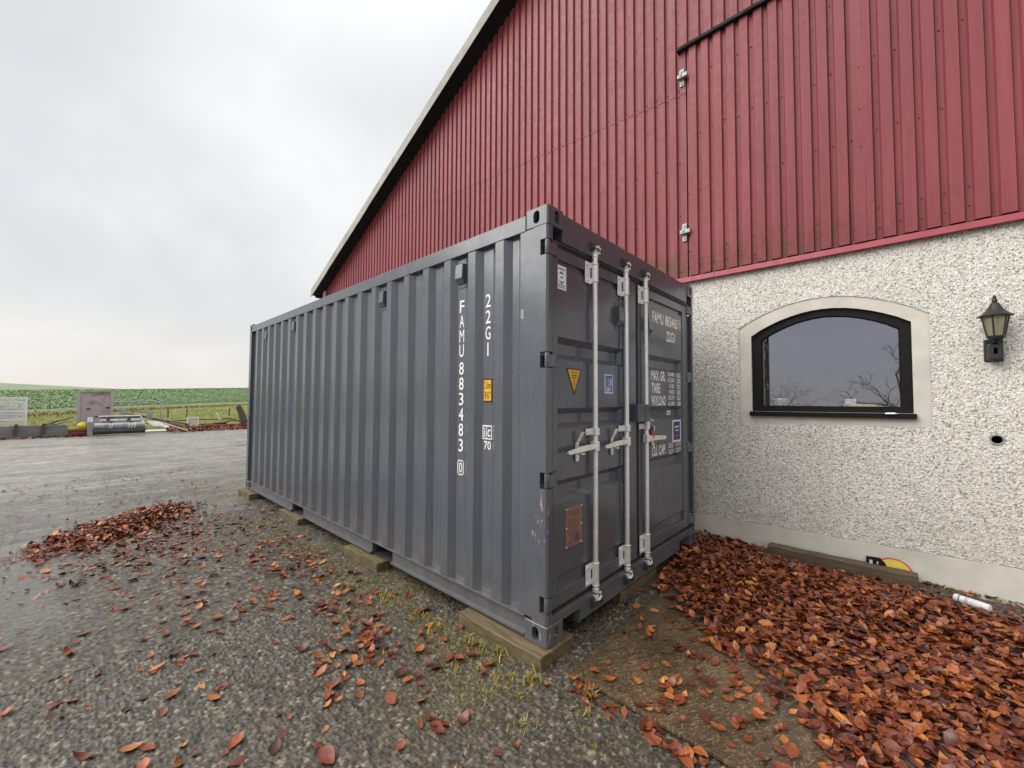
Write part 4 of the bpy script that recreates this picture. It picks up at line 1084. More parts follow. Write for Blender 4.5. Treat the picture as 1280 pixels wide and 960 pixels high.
# locking gear
BX = -0.002
def bar(d, y, hand):
    b = MB(); b.lathe((BX, y, 0.175), [(0.0175, 0), (0.0175, 2.27)], 16)
    for z0, z1, r in ((0.20, 0.335, 0.0235), (0.335, 0.343, 0.027), (0.192, 0.20, 0.026), (2.235, 2.345, 0.0235), (2.345, 2.353, 0.027), (2.227, 2.235, 0.026), (2.40, 2.425, 0.023), (0.150, 0.175, 0.023)):
        b.lathe((BX, y, z0), [(r - 0.002, 0), (r, 0.002), (r, z1 - z0 - 0.002), (r - 0.002, z1 - z0)], 16)
    b.lathe((BX, y, 2.353), [(0.020, 0), (0.020, 0.048)], 14); b.lathe((BX, y, 0.174), [(0.020, 0), (0.020, 0.02)], 14)
    # cam hooks
    for z, s in ((2.446, 1), (0.128, -1)):
        b.box((BX - 0.016, y - 0.022, z - 0.022), (BX + 0.018, y + 0.012, z + 0.006), 0.005)
        b.tube([(BX + 0.020, y - 0.030, z + 0.014 * s), (BX + 0.024, y + 0.004, z + 0.024 * s), (BX + 0.022, y + 0.032, z + 0.012 * s), (BX + 0.018, y + 0.030, z - 0.012 * s), (BX + 0.016, y + 0.004, z - 0.018 * s)], 0.0095, 8)
    b.build('locking_bar', 'galv', d, smooth=35)
    for zc, h in ((2.290, 0.150), (0.268, 0.140)):
        b = MB(); b.box((XF + 0.001, y - 0.086, zc - h / 2), (XF + 0.007, y - 0.020, zc + h / 2), 0.003)
        for q in (-1, 1):
            b.lathe((XF + 0.006, y - 0.064, zc + q * h * 0.36), [(0.010, 0), (0.010, 0.005), (0.006, 0.008)], 8, Vector((1, 0, 0)))
            b.box((XF + 0.006, y - 0.024, zc + q * h * 0.36 - 0.018), (BX + 0.002, y - 0.018, zc + q * h * 0.36 + 0.018))
        b.build('bar_bracket', 'galv', d)
    b = MB(); b.box((XF + 0.001, y - 0.080, 1.188), (XF + 0.007, y - 0.018, 1.232), 0.003); b.box((XF + 0.002, y - 0.024, 1.185), (BX + 0.022, y + 0.024, 1.236), 0.006)
    b.lathe((XF + 0.006, y - 0.060, 1.21), [(0.008, 0), (0.008, 0.006)], 8, Vector((1, 0, 0))); b.build('bar_guide', 'galv', d)
    # handle hub and lever, catch behind it
    b = MB(); b.box((BX - 0.018, y - 0.034, 1.080), (BX + 0.026, y + 0.016, 1.146), 0.005)
    if hand == 'L':
        b.prism([(BX + 0.012, y - 0.030, 1.100), (BX + 0.012, y - 0.200, 1.092), (BX + 0.012, y - 0.330, 1.088), (BX + 0.012, y - 0.346, 1.098), (BX + 0.012, y - 0.330, 1.110), (BX + 0.012, y - 0.200, 1.128), (BX + 0.012, y - 0.030, 1.134)], (0.011, 0, 0))
        b.lathe((BX + 0.022, y - 0.012, 1.113), [(0.010, 0), (0.010, 0.008)], 10, Vector((1, 0, 0)))
    else:
        b.prism([(BX + 0.012, y + 0.016, 1.092), (BX + 0.012, y + 0.340, 1.086), (BX + 0.012, y + 0.352, 1.100), (BX + 0.012, y + 0.340, 1.118), (BX + 0.012, y + 0.016, 1.134)], (0.011, 0, 0))
    b.build('lever_handle', 'galv', d)
    if hand == 'L':
        yc = y - 0.185
        b = MB(); b.prism([(XF + 0.001, yc - 0.016, 1.035), (XF + 0.001, yc, 1.024), (XF + 0.001, yc + 0.018, 1.035), (XF + 0.001, yc + 0.018, 1.150), (XF + 0.001, yc - 0.016, 1.150)], (0.008, 0, 0))
        b.prism([(XF + 0.009, yc - 0.014, 1.150), (XF + 0.009, yc + 0.016, 1.150), (XF + 0.030, yc + 0.050, 1.215), (XF + 0.030, yc + 0.006, 1.215)], (0.006, 0, 0.002))
        b.box((XF + 0.008, yc - 0.016, 1.074), (BX + 0.028, yc + 0.018, 1.084), 0.002); b.lathe((XF + 0.008, yc + 0.001, 1.050), [(0.009, 0), (0.009, 0.004)], 10, Vector((1, 0, 0)))
        b.build('handle_catch', 'galv', d)
bar(dl, 0.526, 'L'); bar(dl, 0.975, 'L'); bar(dr, 1.316, 'R')
for y in (0.526, 0.975, 1.316):
    for par, z, s in ((hdr, 2.472, 1), (sill, 0.094, -1)):
        b = MB(); b.box((-0.011, y - 0.052, z - 0.030), (0.003, y + 0.052, z + 0.030), 0.003)
        b.box((0.002, y - 0.052, z - 0.026), (0.026, y - 0.036, z + 0.018), 0.003); b.box((0.002, y + 0.038, z - 0.026), (0.026, y + 0.052, z + 0.018), 0.003)
        b.build('cam_keeper', 'dark_steel', par)
# lock box across the gap
b = MB(); b.box((XF + 0.0, 1.105, 1.255), (0.030, 1.232, 1.392), 0.004); b.box((XF + 0.0, 1.233, 1.252), (0.034, 1.322, 1.390), 0.004); b.build('lock_box', 'paint', dl)
# small fittings by the third bar: seal, catch, red tag
b = MB(); b.box((XF + 0.001, 1.46, 1.04), (XF + 0.008, 1.50, 1.20), 0.002); b.lathe((XF + 0.008, 1.48, 1.185), [(0.024, 0), (0.024, 0.01)], 12, Vector((1, 0, 0))); b.lathe((XF + 0.008, 1.475, 1.05), [(0.017, 0), (0.017, 0.012)], 12, Vector((1, 0, 0))); b.build('handle_catch', 'galv', dr)
b = MB(); b.lathe((0.014, 1.404, 1.108), [(0.012, 0), (0.013, 0.004), (0.013, 0.058), (0.010, 0.064)], 12); b.build('bolt_seal', 'redseal', dr, smooth=40)
b = MB(); b.lathe((0.012, 1.405, 1.172), [(0.010, 0), (0.010, 0.036)], 10); b.build('seal_cap', 'navy', dr, smooth=40)
b = MB(); b.tube([(0.02, 1.26, 1.296), (0.024, 1.33, 1.268), (0.02, 1.40, 1.255)], 0.006, 8); b.box((-0.01, 1.31, 1.215), (0.018, 1.345, 1.252), 0.003); b.build('lock_hasp', 'galv', dr)

# ventilators
def vent(face, c, par, sx=1):
    """c: middle of the back plate; box that tapers below with two ears"""
    u, v, n = (Vector(a) for a in face); c = Vector(c); b = MB()
    P = lambda a, bb, d: c + u * a + v * bb + n * d
    w = 0.038
    poly = [P(-w, 0.070, 0.003), P(-w, 0.062, 0.034), P(-w, -0.040, 0.040), P(-w, -0.078, 0.012), P(-w, -0.078, 0.003)]
    b.prism(poly, u * 2 * w)
    b.prism([P(-0.046, 0.105, 0.0005), P(0.046, 0.105, 0.0005), P(0.046, -0.105, 0.0005), P(-0.046, -0.105, 0.0005)], n * 0.0025)
    for a, z in ((-0.028, 0.090), (0.028, 0.090), (-0.028, -0.092), (0.028, -0.092)):
        b.lathe(P(a, z, 0.002), [(0.007, 0), (0.007, 0.004)], 8, n)
    return b.build('ventilator', 'paint', par)
for i in (1, 5, 13, 17):
    xr = -0.370 - CP * i
    vent(SIDE, (xr - 0.1775, 0.0405, 2.345), side[0])
vent(END, (XO, 0.900, 2.060), dl); vent(END, (XO, 1.412, 2.060), dr)

# ---- lettering on the side (painted in the recessed flats)
def in_flat(k): return -0.370 - CP * k - 0.1775
xa, xb = in_flat(1), in_flat(0)
yt = 0.0400
zc = 2.103
for ch in "FAMU":
    lettering(ch, SIDE, (xa, yt, zc), 0.052 if ch == 'M' else 0.050, 0.092, parent=side[0], bold=0.0 if ch == 'M' else 0.007); zc -= 0.1085
zc = 1.648
for ch in "883483":
    lettering(ch, SIDE, (xa, yt, zc), 0.050, 0.092, parent=side[0], bold=0.007); zc -= 0.1115
zc = 0.930
lettering("0", SIDE, (xa, yt, zc), 0.034, 0.074, parent=side[0], bold=0.012)
bars(SIDE, (xa, yt, zc), [(0, 0.050, 0.068, 0.008), (0, -0.050, 0.068, 0.008), (-0.030, 0, 0.008, 0.108), (0.030, 0, 0.008, 0.108)]).build('check_box', 'white', side[0])
zc = 2.103
for ch in "22G1":
    lettering(ch, SIDE, (xb, yt, zc), 0.012 if ch == '1' else 0.050, 0.092, parent=side[0], bold=0.007); zc -= 0.1120
# height sticker
st = plate(SIDE, (xb, yt + 0.0005, 1.485), 0.088, 0.160).build('height_sticker', 'ink', side[0], 'yellow height sticker with black border')
plate(SIDE, (xb, yt - 0.0012, 1.485), 0.072, 0.140, 0.0004).build('sticker_face', 'yellow', con)
lettering("2.6m", SIDE, (xb, yt - 0.0022, 1.521), 0.064, 0.050, 'ink', con, 0.002)
lettering("8'6\"", SIDE, (xb, yt - 0.0022, 1.452), 0.056, 0.052, 'ink', con, 0.002)
plate(SIDE, (xb, yt + 0.0005, 1.200), 0.090, 0.095).build('type_mark', 'white', side[0], 'white framed ic mark')
plate(SIDE, (xb - 0.0225, yt - 0.0012, 1.200), 0.029, 0.079, 0.0004).build('mark_field', 'paint', con)
plate(SIDE, (xb + 0.0185, yt - 0.0012, 1.200), 0.041, 0.079, 0.0004).build('mark_field', 'paint', con)
lettering("i", SIDE, (xb - 0.0225, yt - 0.0022, 1.200), 0.010, 0.062, 'white', con, 0.012)
lettering("c", SIDE, (xb + 0.0185, yt - 0.0022, 1.196), 0.028, 0.052, 'white', con, 0.012)
lettering("70", SIDE, (xb + 0.002, yt, 1.112), 0.068, 0.058, parent=side[0], bold=0.012)
# faded patch on the post flange
plate(SIDE, (-0.205, 0.0055, 1.955), 0.022, 0.060, 0.0004).build('tape_patch', 'bluegrey', side[0])

# ---- markings on the doors
xt = XO + 0.001
lettering("FAMU", END, (xt, 1.64, 2.155), 0.235, 0.100, parent=dr, bold=0.028)
lettering("883483", END, (xt, 1.945, 2.158), 0.300, 0.098, parent=dr, bold=0.028)
bars(END, (xt, 2.150, 2.160), [(0, 0.047, 0.050, 0.007), (0, -0.047, 0.050, 0.007), (-0.022, 0, 0.008, 0.10), (0.022, 0, 0.008, 0.10)]).build('check_box', 'white', dr)
lettering("0", END, (xt, 2.150, 2.160), 0.022, 0.07, parent=dr, bold=0.028)
lettering("22G1", END, (xt, 1.925, 2.017), 0.210, 0.098, parent=dr, bold=0.028)
lettering("MAX. GR.", END, (xt, 1.640, 1.640), 0.300, 0.090, parent=dr, bold=0.028)
lettering("TARE", END, (xt, 1.585, 1.530), 0.180, 0.090, parent=dr, bold=0.028)
lettering("PAYLOAD", END, (xt, 1.648, 1.420), 0.300, 0.090, parent=dr, bold=0.028)
for i, (a, u) in enumerate((("30,480", "KGS"), ("67,200", "LBS"), ("2,185", "KGS"), ("4,820", "LBS"), ("28,295", "KGS"), ("62,380", "LBS"))):
    z = 1.664 - i * 0.0545
    lettering(a, END, (xt, 1.925 if len(a) == 6 else 1.935, z), 0.145 if len(a) == 6 else 0.122, 0.044, parent=dr, bold=0.02)
    lettering(u, END, (xt, 2.110, z), 0.090, 0.044, parent=dr, bold=0.02)
lettering("CU. CAP.", END, (xt, 1.640, 0.985), 0.290, 0.090, parent=dr, bold=0.028)
lettering("33.2", END, (xt, 1.905, 1.006), 0.105, 0.044, parent=dr, bold=0.02); lettering("1,172", END, (xt, 2.085, 1.006), 0.118, 0.044, parent=dr, bold=0.02)
lettering("CU.M", END, (xt, 1.905, 0.948), 0.105, 0.042, parent=dr, bold=0.02); lettering("CU.FT", END, (xt, 2.085, 0.948), 0.118, 0.042, parent=dr, bold=0.02)
plate(END, (XRc + 0.0005, 1.948, 1.307), 0.085, 0.040, 0.001).build('small_sticker', 'white', dr)
bars(END, (XRc + 0.0022, 1.948, 1.305), [(0, 0.006, 0.055, 0.006), (0.01, -0.008, 0.03, 0.008)]).build('sticker_print', 'ink', dr)
s_ = (XO + 0.0005, 2.048, 1.134)
plate(END, s_, 0.205, 0.205).build('white_sticker', 'white', dr)
plate(END, (XO + 0.0022, 2.048, 1.134), 0.165, 0.175, 0.0004).build('sticker_print', 'navy', dr)
bars(END, (XO + 0.0032, 2.048, 1.134), [(0, 0.038, 0.11, 0.012), (0, 0.005, 0.07, 0.010)]).build('sticker_print', 'whitep', dr)
bars(END, (XO + 0.0032, 2.048, 1.088), [(0, 0.0, 0.06, 0.016)]).build('sticker_print', 'redpaint', dr)
# white inspection sticker, top of the left door
c_ = (XO + 0.0005, 0.184, 2.190)
plate(END, c_, 0.098, 0.150).build('inspection_sticker', 'white', dl)
xp = XO + 0.0024
bars(END, (xp, 0.184, 2.190), [(0, 0.055, 0.074, 0.012), (0, -0.047, 0.074, 0.010), (0, -0.061, 0.074, 0.009)]).build('sticker_print', 'lightblue', dl)
b = MB(); b.quadface([(xp, 0.152, 2.208), (xp, 0.184, 2.232), (xp, 0.216, 2.208), (xp, 0.184, 2.216)]); b.quadface([(xp, 0.152, 2.172), (xp, 0.184, 2.164), (xp, 0.216, 2.172), (xp, 0.184, 2.150)]); b.quadface([(xp, 0.168, 2.196), (xp, 0.200, 2.196), (xp, 0.200, 2.188), (xp, 0.168, 2.188)])
b.build('sticker_emblem', 'navy', dl)
# yellow warning triangle
def tri(c, w, h, t, x): return MB().prism([(x, c[0] - w / 2, c[1] + h / 2), (x, c[0], c[1] - h / 2), (x, c[0] + w / 2, c[1] + h / 2)], (t, 0, 0))
tri((0.322, 1.540), 0.172, 0.172, 0.0015, XO + 0.0005).build('warning_triangle', 'ink', dl, 'yellow warning triangle pointing down')
tri((0.322, 1.547), 0.142, 0.142, 0.0004, XO + 0.0022).build('sticker_face', 'yellow', dl)
lettering("ATTENTION", END, (XO + 0.0032, 0.322, 1.601), 0.082, 0.013, 'ink', dl, 0.004)
bars(END, (XO + 0.0032, 0.322, 1.55), [(0, 0.032, 0.056, 0.006), (0, 0.018, 0.062, 0.006), (0, 0.003, 0.022, 0.006), (0, -0.011, 0.022, 0.005), (0, -0.024, 0.028, 0.005), (0, -0.037, 0.014, 0.006)]).build('sticker_print', 'ink', dl)
# blue certification sticker
plate(END, (XO + 0.0005, 0.765, 1.540), 0.116, 0.136).build('blue_sticker', 'white', dl, 'blue and white certification sticker')
plate(END, (XO + 0.0022, 0.765, 1.541), 0.100, 0.122, 0.0004).build('sticker_face', 'blue', dl)
lettering("LR", END, (XO + 0.0034, 0.784, 1.551), 0.046, 0.048, 'whitep', dl, 0.012)
bars(END, (XO + 0.0034, 0.755, 1.515), [(0, -0.003, 0.056, 0.006), (0.006, -0.015, 0.066, 0.006), (-0.004, -0.026, 0.046, 0.006)]).build('sticker_print', 'whitep', dl)
bars(END, (XO + 0.0034, 0.728, 1.548), [(0, 0, 0.018, 0.062)]).build('sticker_print', 'lightblue', dl)
bars(END, (XO + 0.0034, 0.765, 1.594), [(0, 0, 0.090, 0.007)]).build('sticker_print', 'navy', dl)
# safety approval plate with rivets
pl = plate(END, (XO + 0.0005, 0.318, 0.622), 0.182, 0.246, 0.003).build('approval_plate', 'copper', dl, 'copper coloured approval plate riveted to the door')
rows = []
for i in range(17):
    zz_ = 0.098 - i * 0.0125
    if i in (3, 9): continue
    rows.append((rng.uniform(-0.012, 0.012), zz_, rng.uniform(0.07, 0.145), 0.0042 if i != 2 else 0.009))
bars(END, (XO + 0.0040, 0.318, 0.622), rows).build('plate_print', 'copperd', dl)
bars(END, (XO + 0.0042, 0.352, 0.548), [(0, 0, 0.05, 0.045)]).build('plate_print', 'copperd', dl)
b = MB()
for y, z in ((-0.085, 0.117), (0.085, 0.117), (-0.085, -0.117), (0.085, -0.117), (0.085, 0.0), (-0.085, 0.0)): b.lathe((XO + 0.003, 0.318 + y, 0.622 + z), [(0.006, 0), (0.006, 0.003), (0.002, 0.005)], 8, Vector((1, 0, 0)))
b.build('rivet', 'galv', dl, kind='stuff')

# ================================================================== TIMBER BLOCKS
def block(x0, x1, y0, y1, label, z1=-0.0012, z0=G - 0.03, m='timber'):
    b = MB(); b.box((x0, y0, z0), (x1, y1, z1), 0.005)
    bmesh.ops.subdivide_edges(b.bm, edges=[e for e in b.bm.edges if e.calc_length() > 0.2], cuts=6)
    for v in b.bm.verts: v.co += Vector((rng.uniform(-.004, .004), rng.uniform(-.004, .004), rng.uniform(-.003, 0)))
    return b.build('timber_block', m, None, label, 'timber block', 'timber blocks under the container')
block(-0.690, 0.018, -0.080, 0.240, 'mossy timber block under the nearest corner of the container, by the doors')
block(-2.440, -1.815, -0.055, 0.260, 'timber block under the long side of the container by its nearer fork pocket')
block(-4.325, -3.660, -0.052, 0.260, 'timber block under the long side of the container by its farther fork pocket')
block(-6.110, -5.480, -0.088, 0.240, 'timber block under the far end corner of the container')
block(-0.32, -0.024, 0.915, 1.545, 'timber block under the middle of the container doors')

# ================================================================== THINGS BY THE WALL
# chipboard sheet on the ground
ob = MB(); ob.box((0.0, 0.0, 0.0), (1.22, 2.44, 0.018), 0.002)
osb = link('chipboard_sheet', ob.mesh('chipboard_sheet'), 'osb', None, 'wet brown chipboard sheet lying on the gravel before the container doors, half hidden by leaves', 'board')
osb.location = (0.138, 0.012, G + 0.014); osb.rotation_euler = (0.0, 0.0, math.radians(-1.0))
# old beam against the plinth
b = MB(); b.box((0.0, 0, 0), (1.055, 0.115, 0.122), 0.008)
bmesh.ops.subdivide_edges(b.bm, edges=[e for e in b.bm.edges if e.calc_length() > 0.5], cuts=12)
for v in b.bm.verts: v.co += Vector((0, rng.uniform(-.004, .004), rng.uniform(-.004, .004)))
bo = link('old_beam', b.mesh('old_beam'), 'beam', None, 'old dark wooden beam lying along the foot of the barn wall', 'beam'); bo.location = (0.548, 2.812, -0.118); bo.rotation_euler = (0.0, math.radians(-0.3), 0.0)
# yellow disc and holder tucked behind the beam
t = thing('yellow_disc', (1.44, 2.965, -0.05), 'yellow disc with a red rim and black holder tucked behind the old beam', 'disc')
b = MB(); b.lathe((1.455, 2.955, -0.055), [(0.118, 0), (0.120, 0.004), (0.118, 0.012), (0.02, 0.018)], 40, Vector((0.05, -1, 0.12)).normalized()); b.build('disc_face', 'ylw', t, smooth=30)
b = MB(); b.lathe((1.455, 2.957, -0.055), [(0.124, 0.001), (0.130, 0.003), (0.130, 0.010), (0.124, 0.012)], 40, Vector((0.05, -1, 0.12)).normalized()); b.build('disc_rim', 'redpaint', t, smooth=30)
b = MB(); b.prism([(1.275, 2.935, -0.05), (1.440, 2.930, -0.06), (1.400, 2.930, 0.030), (1.372, 2.935, 0.056), (1.280, 2.940, 0.050)], (0, 0.032, 0)); b.box((1.300, 2.926, -0.01), (1.326, 2.936, 0.036), 0.003); b.build('disc_holder', 'black', t)
b = MB(); b.box((1.302, 2.922, 0.0), (1.322, 2.9262, 0.034), 0.001); b.box((1.350, 2.924, 0.008), (1.360, 2.9295, 0.03), 0.001); b.build('holder_clip', 'galv', t)
# spray can
t = thing('spray_can', (1.868, 2.652, G + 0.028), 'white spray can lying on its side at the foot of the wall', 'can')
ax = Vector((0.185, -0.125, 0.012)).normalized(); c0 = Vector((1.790, 2.705, -0.052))
b = MB(); b.lathe(c0, [(0.020, 0), (0.0275, 0.004), (0.0275, 0.150), (0.0255, 0.155)], 24, ax); b.build('can_body', 'canpaint', t, smooth=35)
b = MB(); b.lathe(c0 + ax * 0.1555, [(0.0262, 0), (0.0270, 0.004), (0.0262, 0.036), (0.020, 0.041)], 24, ax); b.build('can_cap', 'whitep', t, smooth=35)
b = MB()
for h0, h1 in ((0.030, 0.040), (0.070, 0.076), (0.082, 0.086)):
    b.lathe(c0 + ax * h0, [(0.0277, 0), (0.0277, h1 - h0)], 24, ax)
b.build('can_print', 'cangrey', t, smooth=35)

# ================================================================== JUNK ROW AT THE YARD'S EDGE
gz = lambda x, y: float(terrain(x, y)) if x < -22.4 else G
# roller machine
t = thing('roller_machine', (-21.7, -0.65, G), 'old grey farm machine with stacked rollers lying at the yard edge', 'farm machine')
b = MB(); b.prism([(-21.15, -1.55, G), (-21.75, -1.55, G), (-21.9, -1.55, 0.42), (-21.6, -1.55, 0.62), (-21.1, -1.55, 0.46)], (0, 0.14, 0)); b.build('end_plate', 'greymach', t)
b = MB(); b.prism([(-21.25, 0.10, 0.05), (-21.85, 0.12, 0.10), (-21.95, 0.0, 0.60), (-21.7, -0.05, 0.66), (-21.25, 0.08, 0.22)], (0, 0.07, 0)); b.build('end_plate', 'greymach', t)
for y0, y1, x, z, r, m in ((-1.40, 0.12, -21.30, 0.08, 0.13, 'darkmach'), (-1.38, 0.10, -21.25, 0.28, 0.12, 'greymach'), (-1.22, -0.02, -21.55, 0.44, 0.10, 'greymach'), (-1.20, -0.03, -21.75, 0.60, 0.055, 'greymach')):
    MB().tube([(x, y0, z), (x, y1, z)], r, 16).build('roller', m, t, smooth=40)
for y in (-0.98, -0.38):
    b = MB(); b.box((-21.42, y - 0.05, 0.38), (-21.30, y + 0.05, 0.64), 0.02); b.tube([(-21.36, y, 0.44), (-21.22, y + 0.06, 0.42)], 0.05, 8); b.build('bracket', 'rust', t)
for y in (-0.95, -0.89, -0.40, -0.31, -0.22):
    MB().tube([(-21.13, y, 0.18), (-21.12, y + 0.02, 0.28), (-21.17, y + 0.03, 0.39)], 0.014, 6).build('strap', 'whitep', t)
MB().box((-21.75, -1.25, 0.63), (-21.6, 0.0, 0.665), 0.01).build('top_plate', 'whitep', t)
# steel trough board with straps
t = thing('steel_trough', (-21.5, -3.4, G), 'long low grey steel trough with two upright straps at the left yard edge', 'trough')
b = MB(); b.box((-21.45, -6.0, G), (-21.40, -2.10, 0.37), 0.01); b.box((-21.95, -6.0, G), (-21.46, -2.12, G + 0.05)); b.build('trough_plate', 'scrap', t)
b = MB(); b.box((-21.95, -2.11, G), (-21.38, -2.07, 0.36), 0.01); b.build('end_plate', 'scrap', t)
for y in (-3.32, -2.68):
    b = MB(); b.prism([(-21.39, y - 0.05, 0.05), (-21.34, y - 0.05, 0.05), (-21.30, y - 0.02, 0.43), (-21.38, y - 0.02, 0.43)], (0, 0.09, 0)); b.build('upright_strap', 'rust', t)
# galvanised grating
t = thing('mesh_grating', (-22.5, -4.1, gz(-22.5, -4.1)), 'upright galvanised steel grating standing behind the trough', 'grating')
for y in (-5.3, -4.62, -3.80, -3.15): MB().box((-22.53, y - 0.025, 0.0), (-22.48, y + 0.025, 1.41)).build('upright', 'galv', t)
for z in (0.03, 0.55, 1.385): MB().box((-22.525, -5.3, z - 0.02), (-22.485, -3.13, z + 0.02)).build('rail', 'galv', t)
for i in range(24):
    z = 0.08 + i * 0.0545
    MB().box((-22.515, -5.28, z), (-22.50, -3.15, z + 0.033)).build('slat', 'galv', t)
for y0, y1, z0, z1 in ((-4.5, -3.6, 0.92, 1.12), (-3.75, -3.40, 0.60, 0.86), (-5.1, -4.5, 0.10, 0.5)):
    MB().box((-22.54, y0, z0), (-22.53, y1, z1)).build('infill_plate', 'galvd', t)
# rusty steel panel
t = thing('steel_screen', (-22.6, -1.3, 0), 'square rusty grey steel panel standing upright behind the roller machine', 'panel')
MB().prism([(-22.62, -1.82, -0.05), (-22.62, -0.80, -0.05), (-22.70, -0.83, 1.62), (-22.70, -1.80, 1.62)], (-0.03, 0, 0)).build('panel_sheet', 'rustysheet', t)
for y in (-1.80, -0.84): MB().prism([(-22.57, y - 0.045, -0.05), (-22.57, y + 0.045, -0.05), (-22.65, y + 0.045, 1.64), (-22.65, y - 0.045, 1.64)], (-0.045, 0, 0)).build('panel_rim', 'rustysheet', t)
MB().box((-22.71, -1.85, 1.62), (-22.65, -0.79, 1.67)).build('panel_rim', 'rustysheet', t)
for y, z in ((-1.52, 0.95), (-1.28, 0.62), (-0.95, 0.98)): MB().box((-22.62 - z * 0.05, y - 0.06, z - 0.03), (-22.60 - z * 0.05, y + 0.06, z + 0.02)).build('lug', 'rust', t)
# yellow bundle, red netting crate
b = MB()
bmesh.ops.create_icosphere(b.bm, subdivisions=3, radius=0.2)
for v in b.bm.verts:
    f = 1 + 0.35 * (float(vnoise(v.co.x * 9 + 3, v.co.z * 9 + v.co.y * 5, 1.0, 4)) - 0.5)
    v.co = Vector((v.co.x * f, v.co.y * f * 0.85, max(v.co.z * f * 0.95, -0.15))) + Vector((-21.55, -1.66, 0.26))
b.build('yellow_bundle', 'yfab', None, 'crumpled yellow bundle between the rusty panel and the roller machine', 'bundle', smooth=60)
t = thing('orange_crate', (-21.35, -1.8, G), 'low reddish lattice crate between the trough and the roller machine', 'crate')
for i in range(5): MB().box((-21.22, -2.05, G + 0.01 + i * 0.058), (-21.20, -1.56, G + 0.035 + i * 0.058)).build('lattice_slat', 'redpaint' if i in (2, 4) else 'rust', t)
for i in range(6): MB().box((-21.24, -2.04 + i * 0.095, G), (-21.22, -2.02 + i * 0.095, 0.20)).build('lattice_post', 'rust', t)
MB().box((-21.55, -2.05, G), (-21.5, -1.56, 0.18)).build('crate_back', 'rust', t)
# plank pile
pk = [(-22.9, -0.7, 0.86, -22.3, 1.3, 0.16, 'long weathered plank sloping across the top of the plank pile'),
      (-22.8, -0.5, 0.74, -22.3, 1.7, 0.20, 'weathered plank just below the top one of the plank pile'),
      (-22.6, 0.1, 0.62, -22.4, 1.75, 0.14, 'weathered plank in the middle of the sloping plank pile'),
      (-22.5, 0.4, 0.50, -22.4, 1.6, 0.08, 'short weathered plank in the lower part of the plank pile'),
      (-22.4, 0.2, 0.30, -22.3, 1.9, 0.05, 'lowest weathered plank of the plank pile'),
      (-23.3, -0.8, 0.88, -22.8, 0.6, 0.72, 'weathered plank lying level behind the plank pile')]
for x0, y0, z0, x1, y1, z1, lb in pk:
    a, c = Vector((x0, y0, z0)), Vector((x1, y1, z1)); d = c - a; M_ = Matrix.Translation(a) @ d.to_track_quat('X', 'Z').to_matrix().to_4x4()
    MB().box((0, -0.09, -0.018), (d.length, 0.09, 0.022), 0.004, M_).build('plank', 'plank', None, lb, 'plank', 'planks in the pile at the yard edge')
for y, z0, z1, lb in ((-0.54, 0.55, 0.80, 'small blue grey board end standing left on the plank pile'), (0.34, 0.50, 0.75, 'small blue grey board end standing right on the plank pile')):
    MB().box((-22.30, y - 0.10, z0), (-22.22, y + 0.10, z1), 0.008).build('board_end', 'bluegrey', None, lb, 'board')
for p, lb in (([(-22.0, 0.20, 0.38), (-22.0, 0.62, 0.36), (-21.7, 0.80, 0.16), (-21.75, 0.42, 0.16)], 'white sheet scrap leaning beside the roller machine'), ([(-22.1, 0.55, 0.30), (-22.1, 0.70, 0.32), (-21.6, 0.95, 0.12), (-21.6, 0.78, 0.10)], 'narrow white sheet scrap sloping to the gravel')):
    MB().prism(p, (0, 0, 0.02)).build('white_sheet', 'palewood', None, lb, 'sheet')
MB().tube([(-21.9, 0.75, 0.30), (-21.35, 1.55, G + 0.03)], 0.025, 8).build('pale_stick', 'palewood', None, 'pale straight stick leaning from the plank pile onto the gravel', 'stick')
# white crate
t = thing('white_crate', (-22.4, 1.87, 0.15), 'small white open crate right of the plank pile', 'crate')
for y in (1.68, 2.06): MB().box((-22.45, y - 0.02, 0.12), (-22.40, y + 0.02, 0.52)).build('crate_side', 'whitep', t)
for z in (0.14, 0.49): MB().box((-22.447, 1.70, z - 0.03), (-22.403, 2.04, z + 0.03)).build('crate_board', 'whitep', t)
MB().box((-22.80, 1.70, 0.13), (-22.78, 2.04, 0.5)).build('crate_back', 'palewood', t)
# red beam, black block on it, bent pipe, branches
MB().box((-22.2, 2.30, 0.07), (-22.1, 3.75, 0.15), 0.008).build('red_beam', 'redpaint', None, 'red painted beam lying on the leaves at the yard edge', 'beam')
MB().box((-22.3, 2.7, 0.155), (-22.12, 3.15, 0.21), 0.01).build('black_block', 'black', None, 'flat black block lying on top of the red beam', 'block')
MB().tube([(-22.4, 2.74, 0.62), (-22.4, 2.80, 0.64), (-22.4, 2.84, 0.56), (-22.4, 2.88, 0.40), (-22.4, 2.95, 0.36)], 0.028, 8).build('bent_pipe', 'whitep', None, 'short bent white pipe standing behind the red beam', 'pipe', smooth=60)
sticks = [((-23.0, 0.9, 0.30), (-22.6, 3.4, 0.42), 0.03, 'long thin grey branch lying behind the white crate'), ((-22.8, 2.2, 0.14), (-22.5, 4.3, 0.30), 0.035, 'crooked branch lying behind the red beam'), ((-22.5, 3.2, 0.42), (-22.3, 4.3, 0.05), 0.025, 'branch sloping down to the right of the red beam'), ((-22.6, 3.0, 0.30), (-22.4, 3.7, 0.44), 0.02, 'pale branch sloping up behind the red beam'),
          ((-22.6, -2.6, 0.35), (-22.4, -1.9, 0.60), 0.03, 'dark branch sloping up left of the rusty panel'), ((-22.5, -3.0, 0.30), (-22.3, -1.95, 0.42), 0.025, 'dark branch above the right end of the trough')]
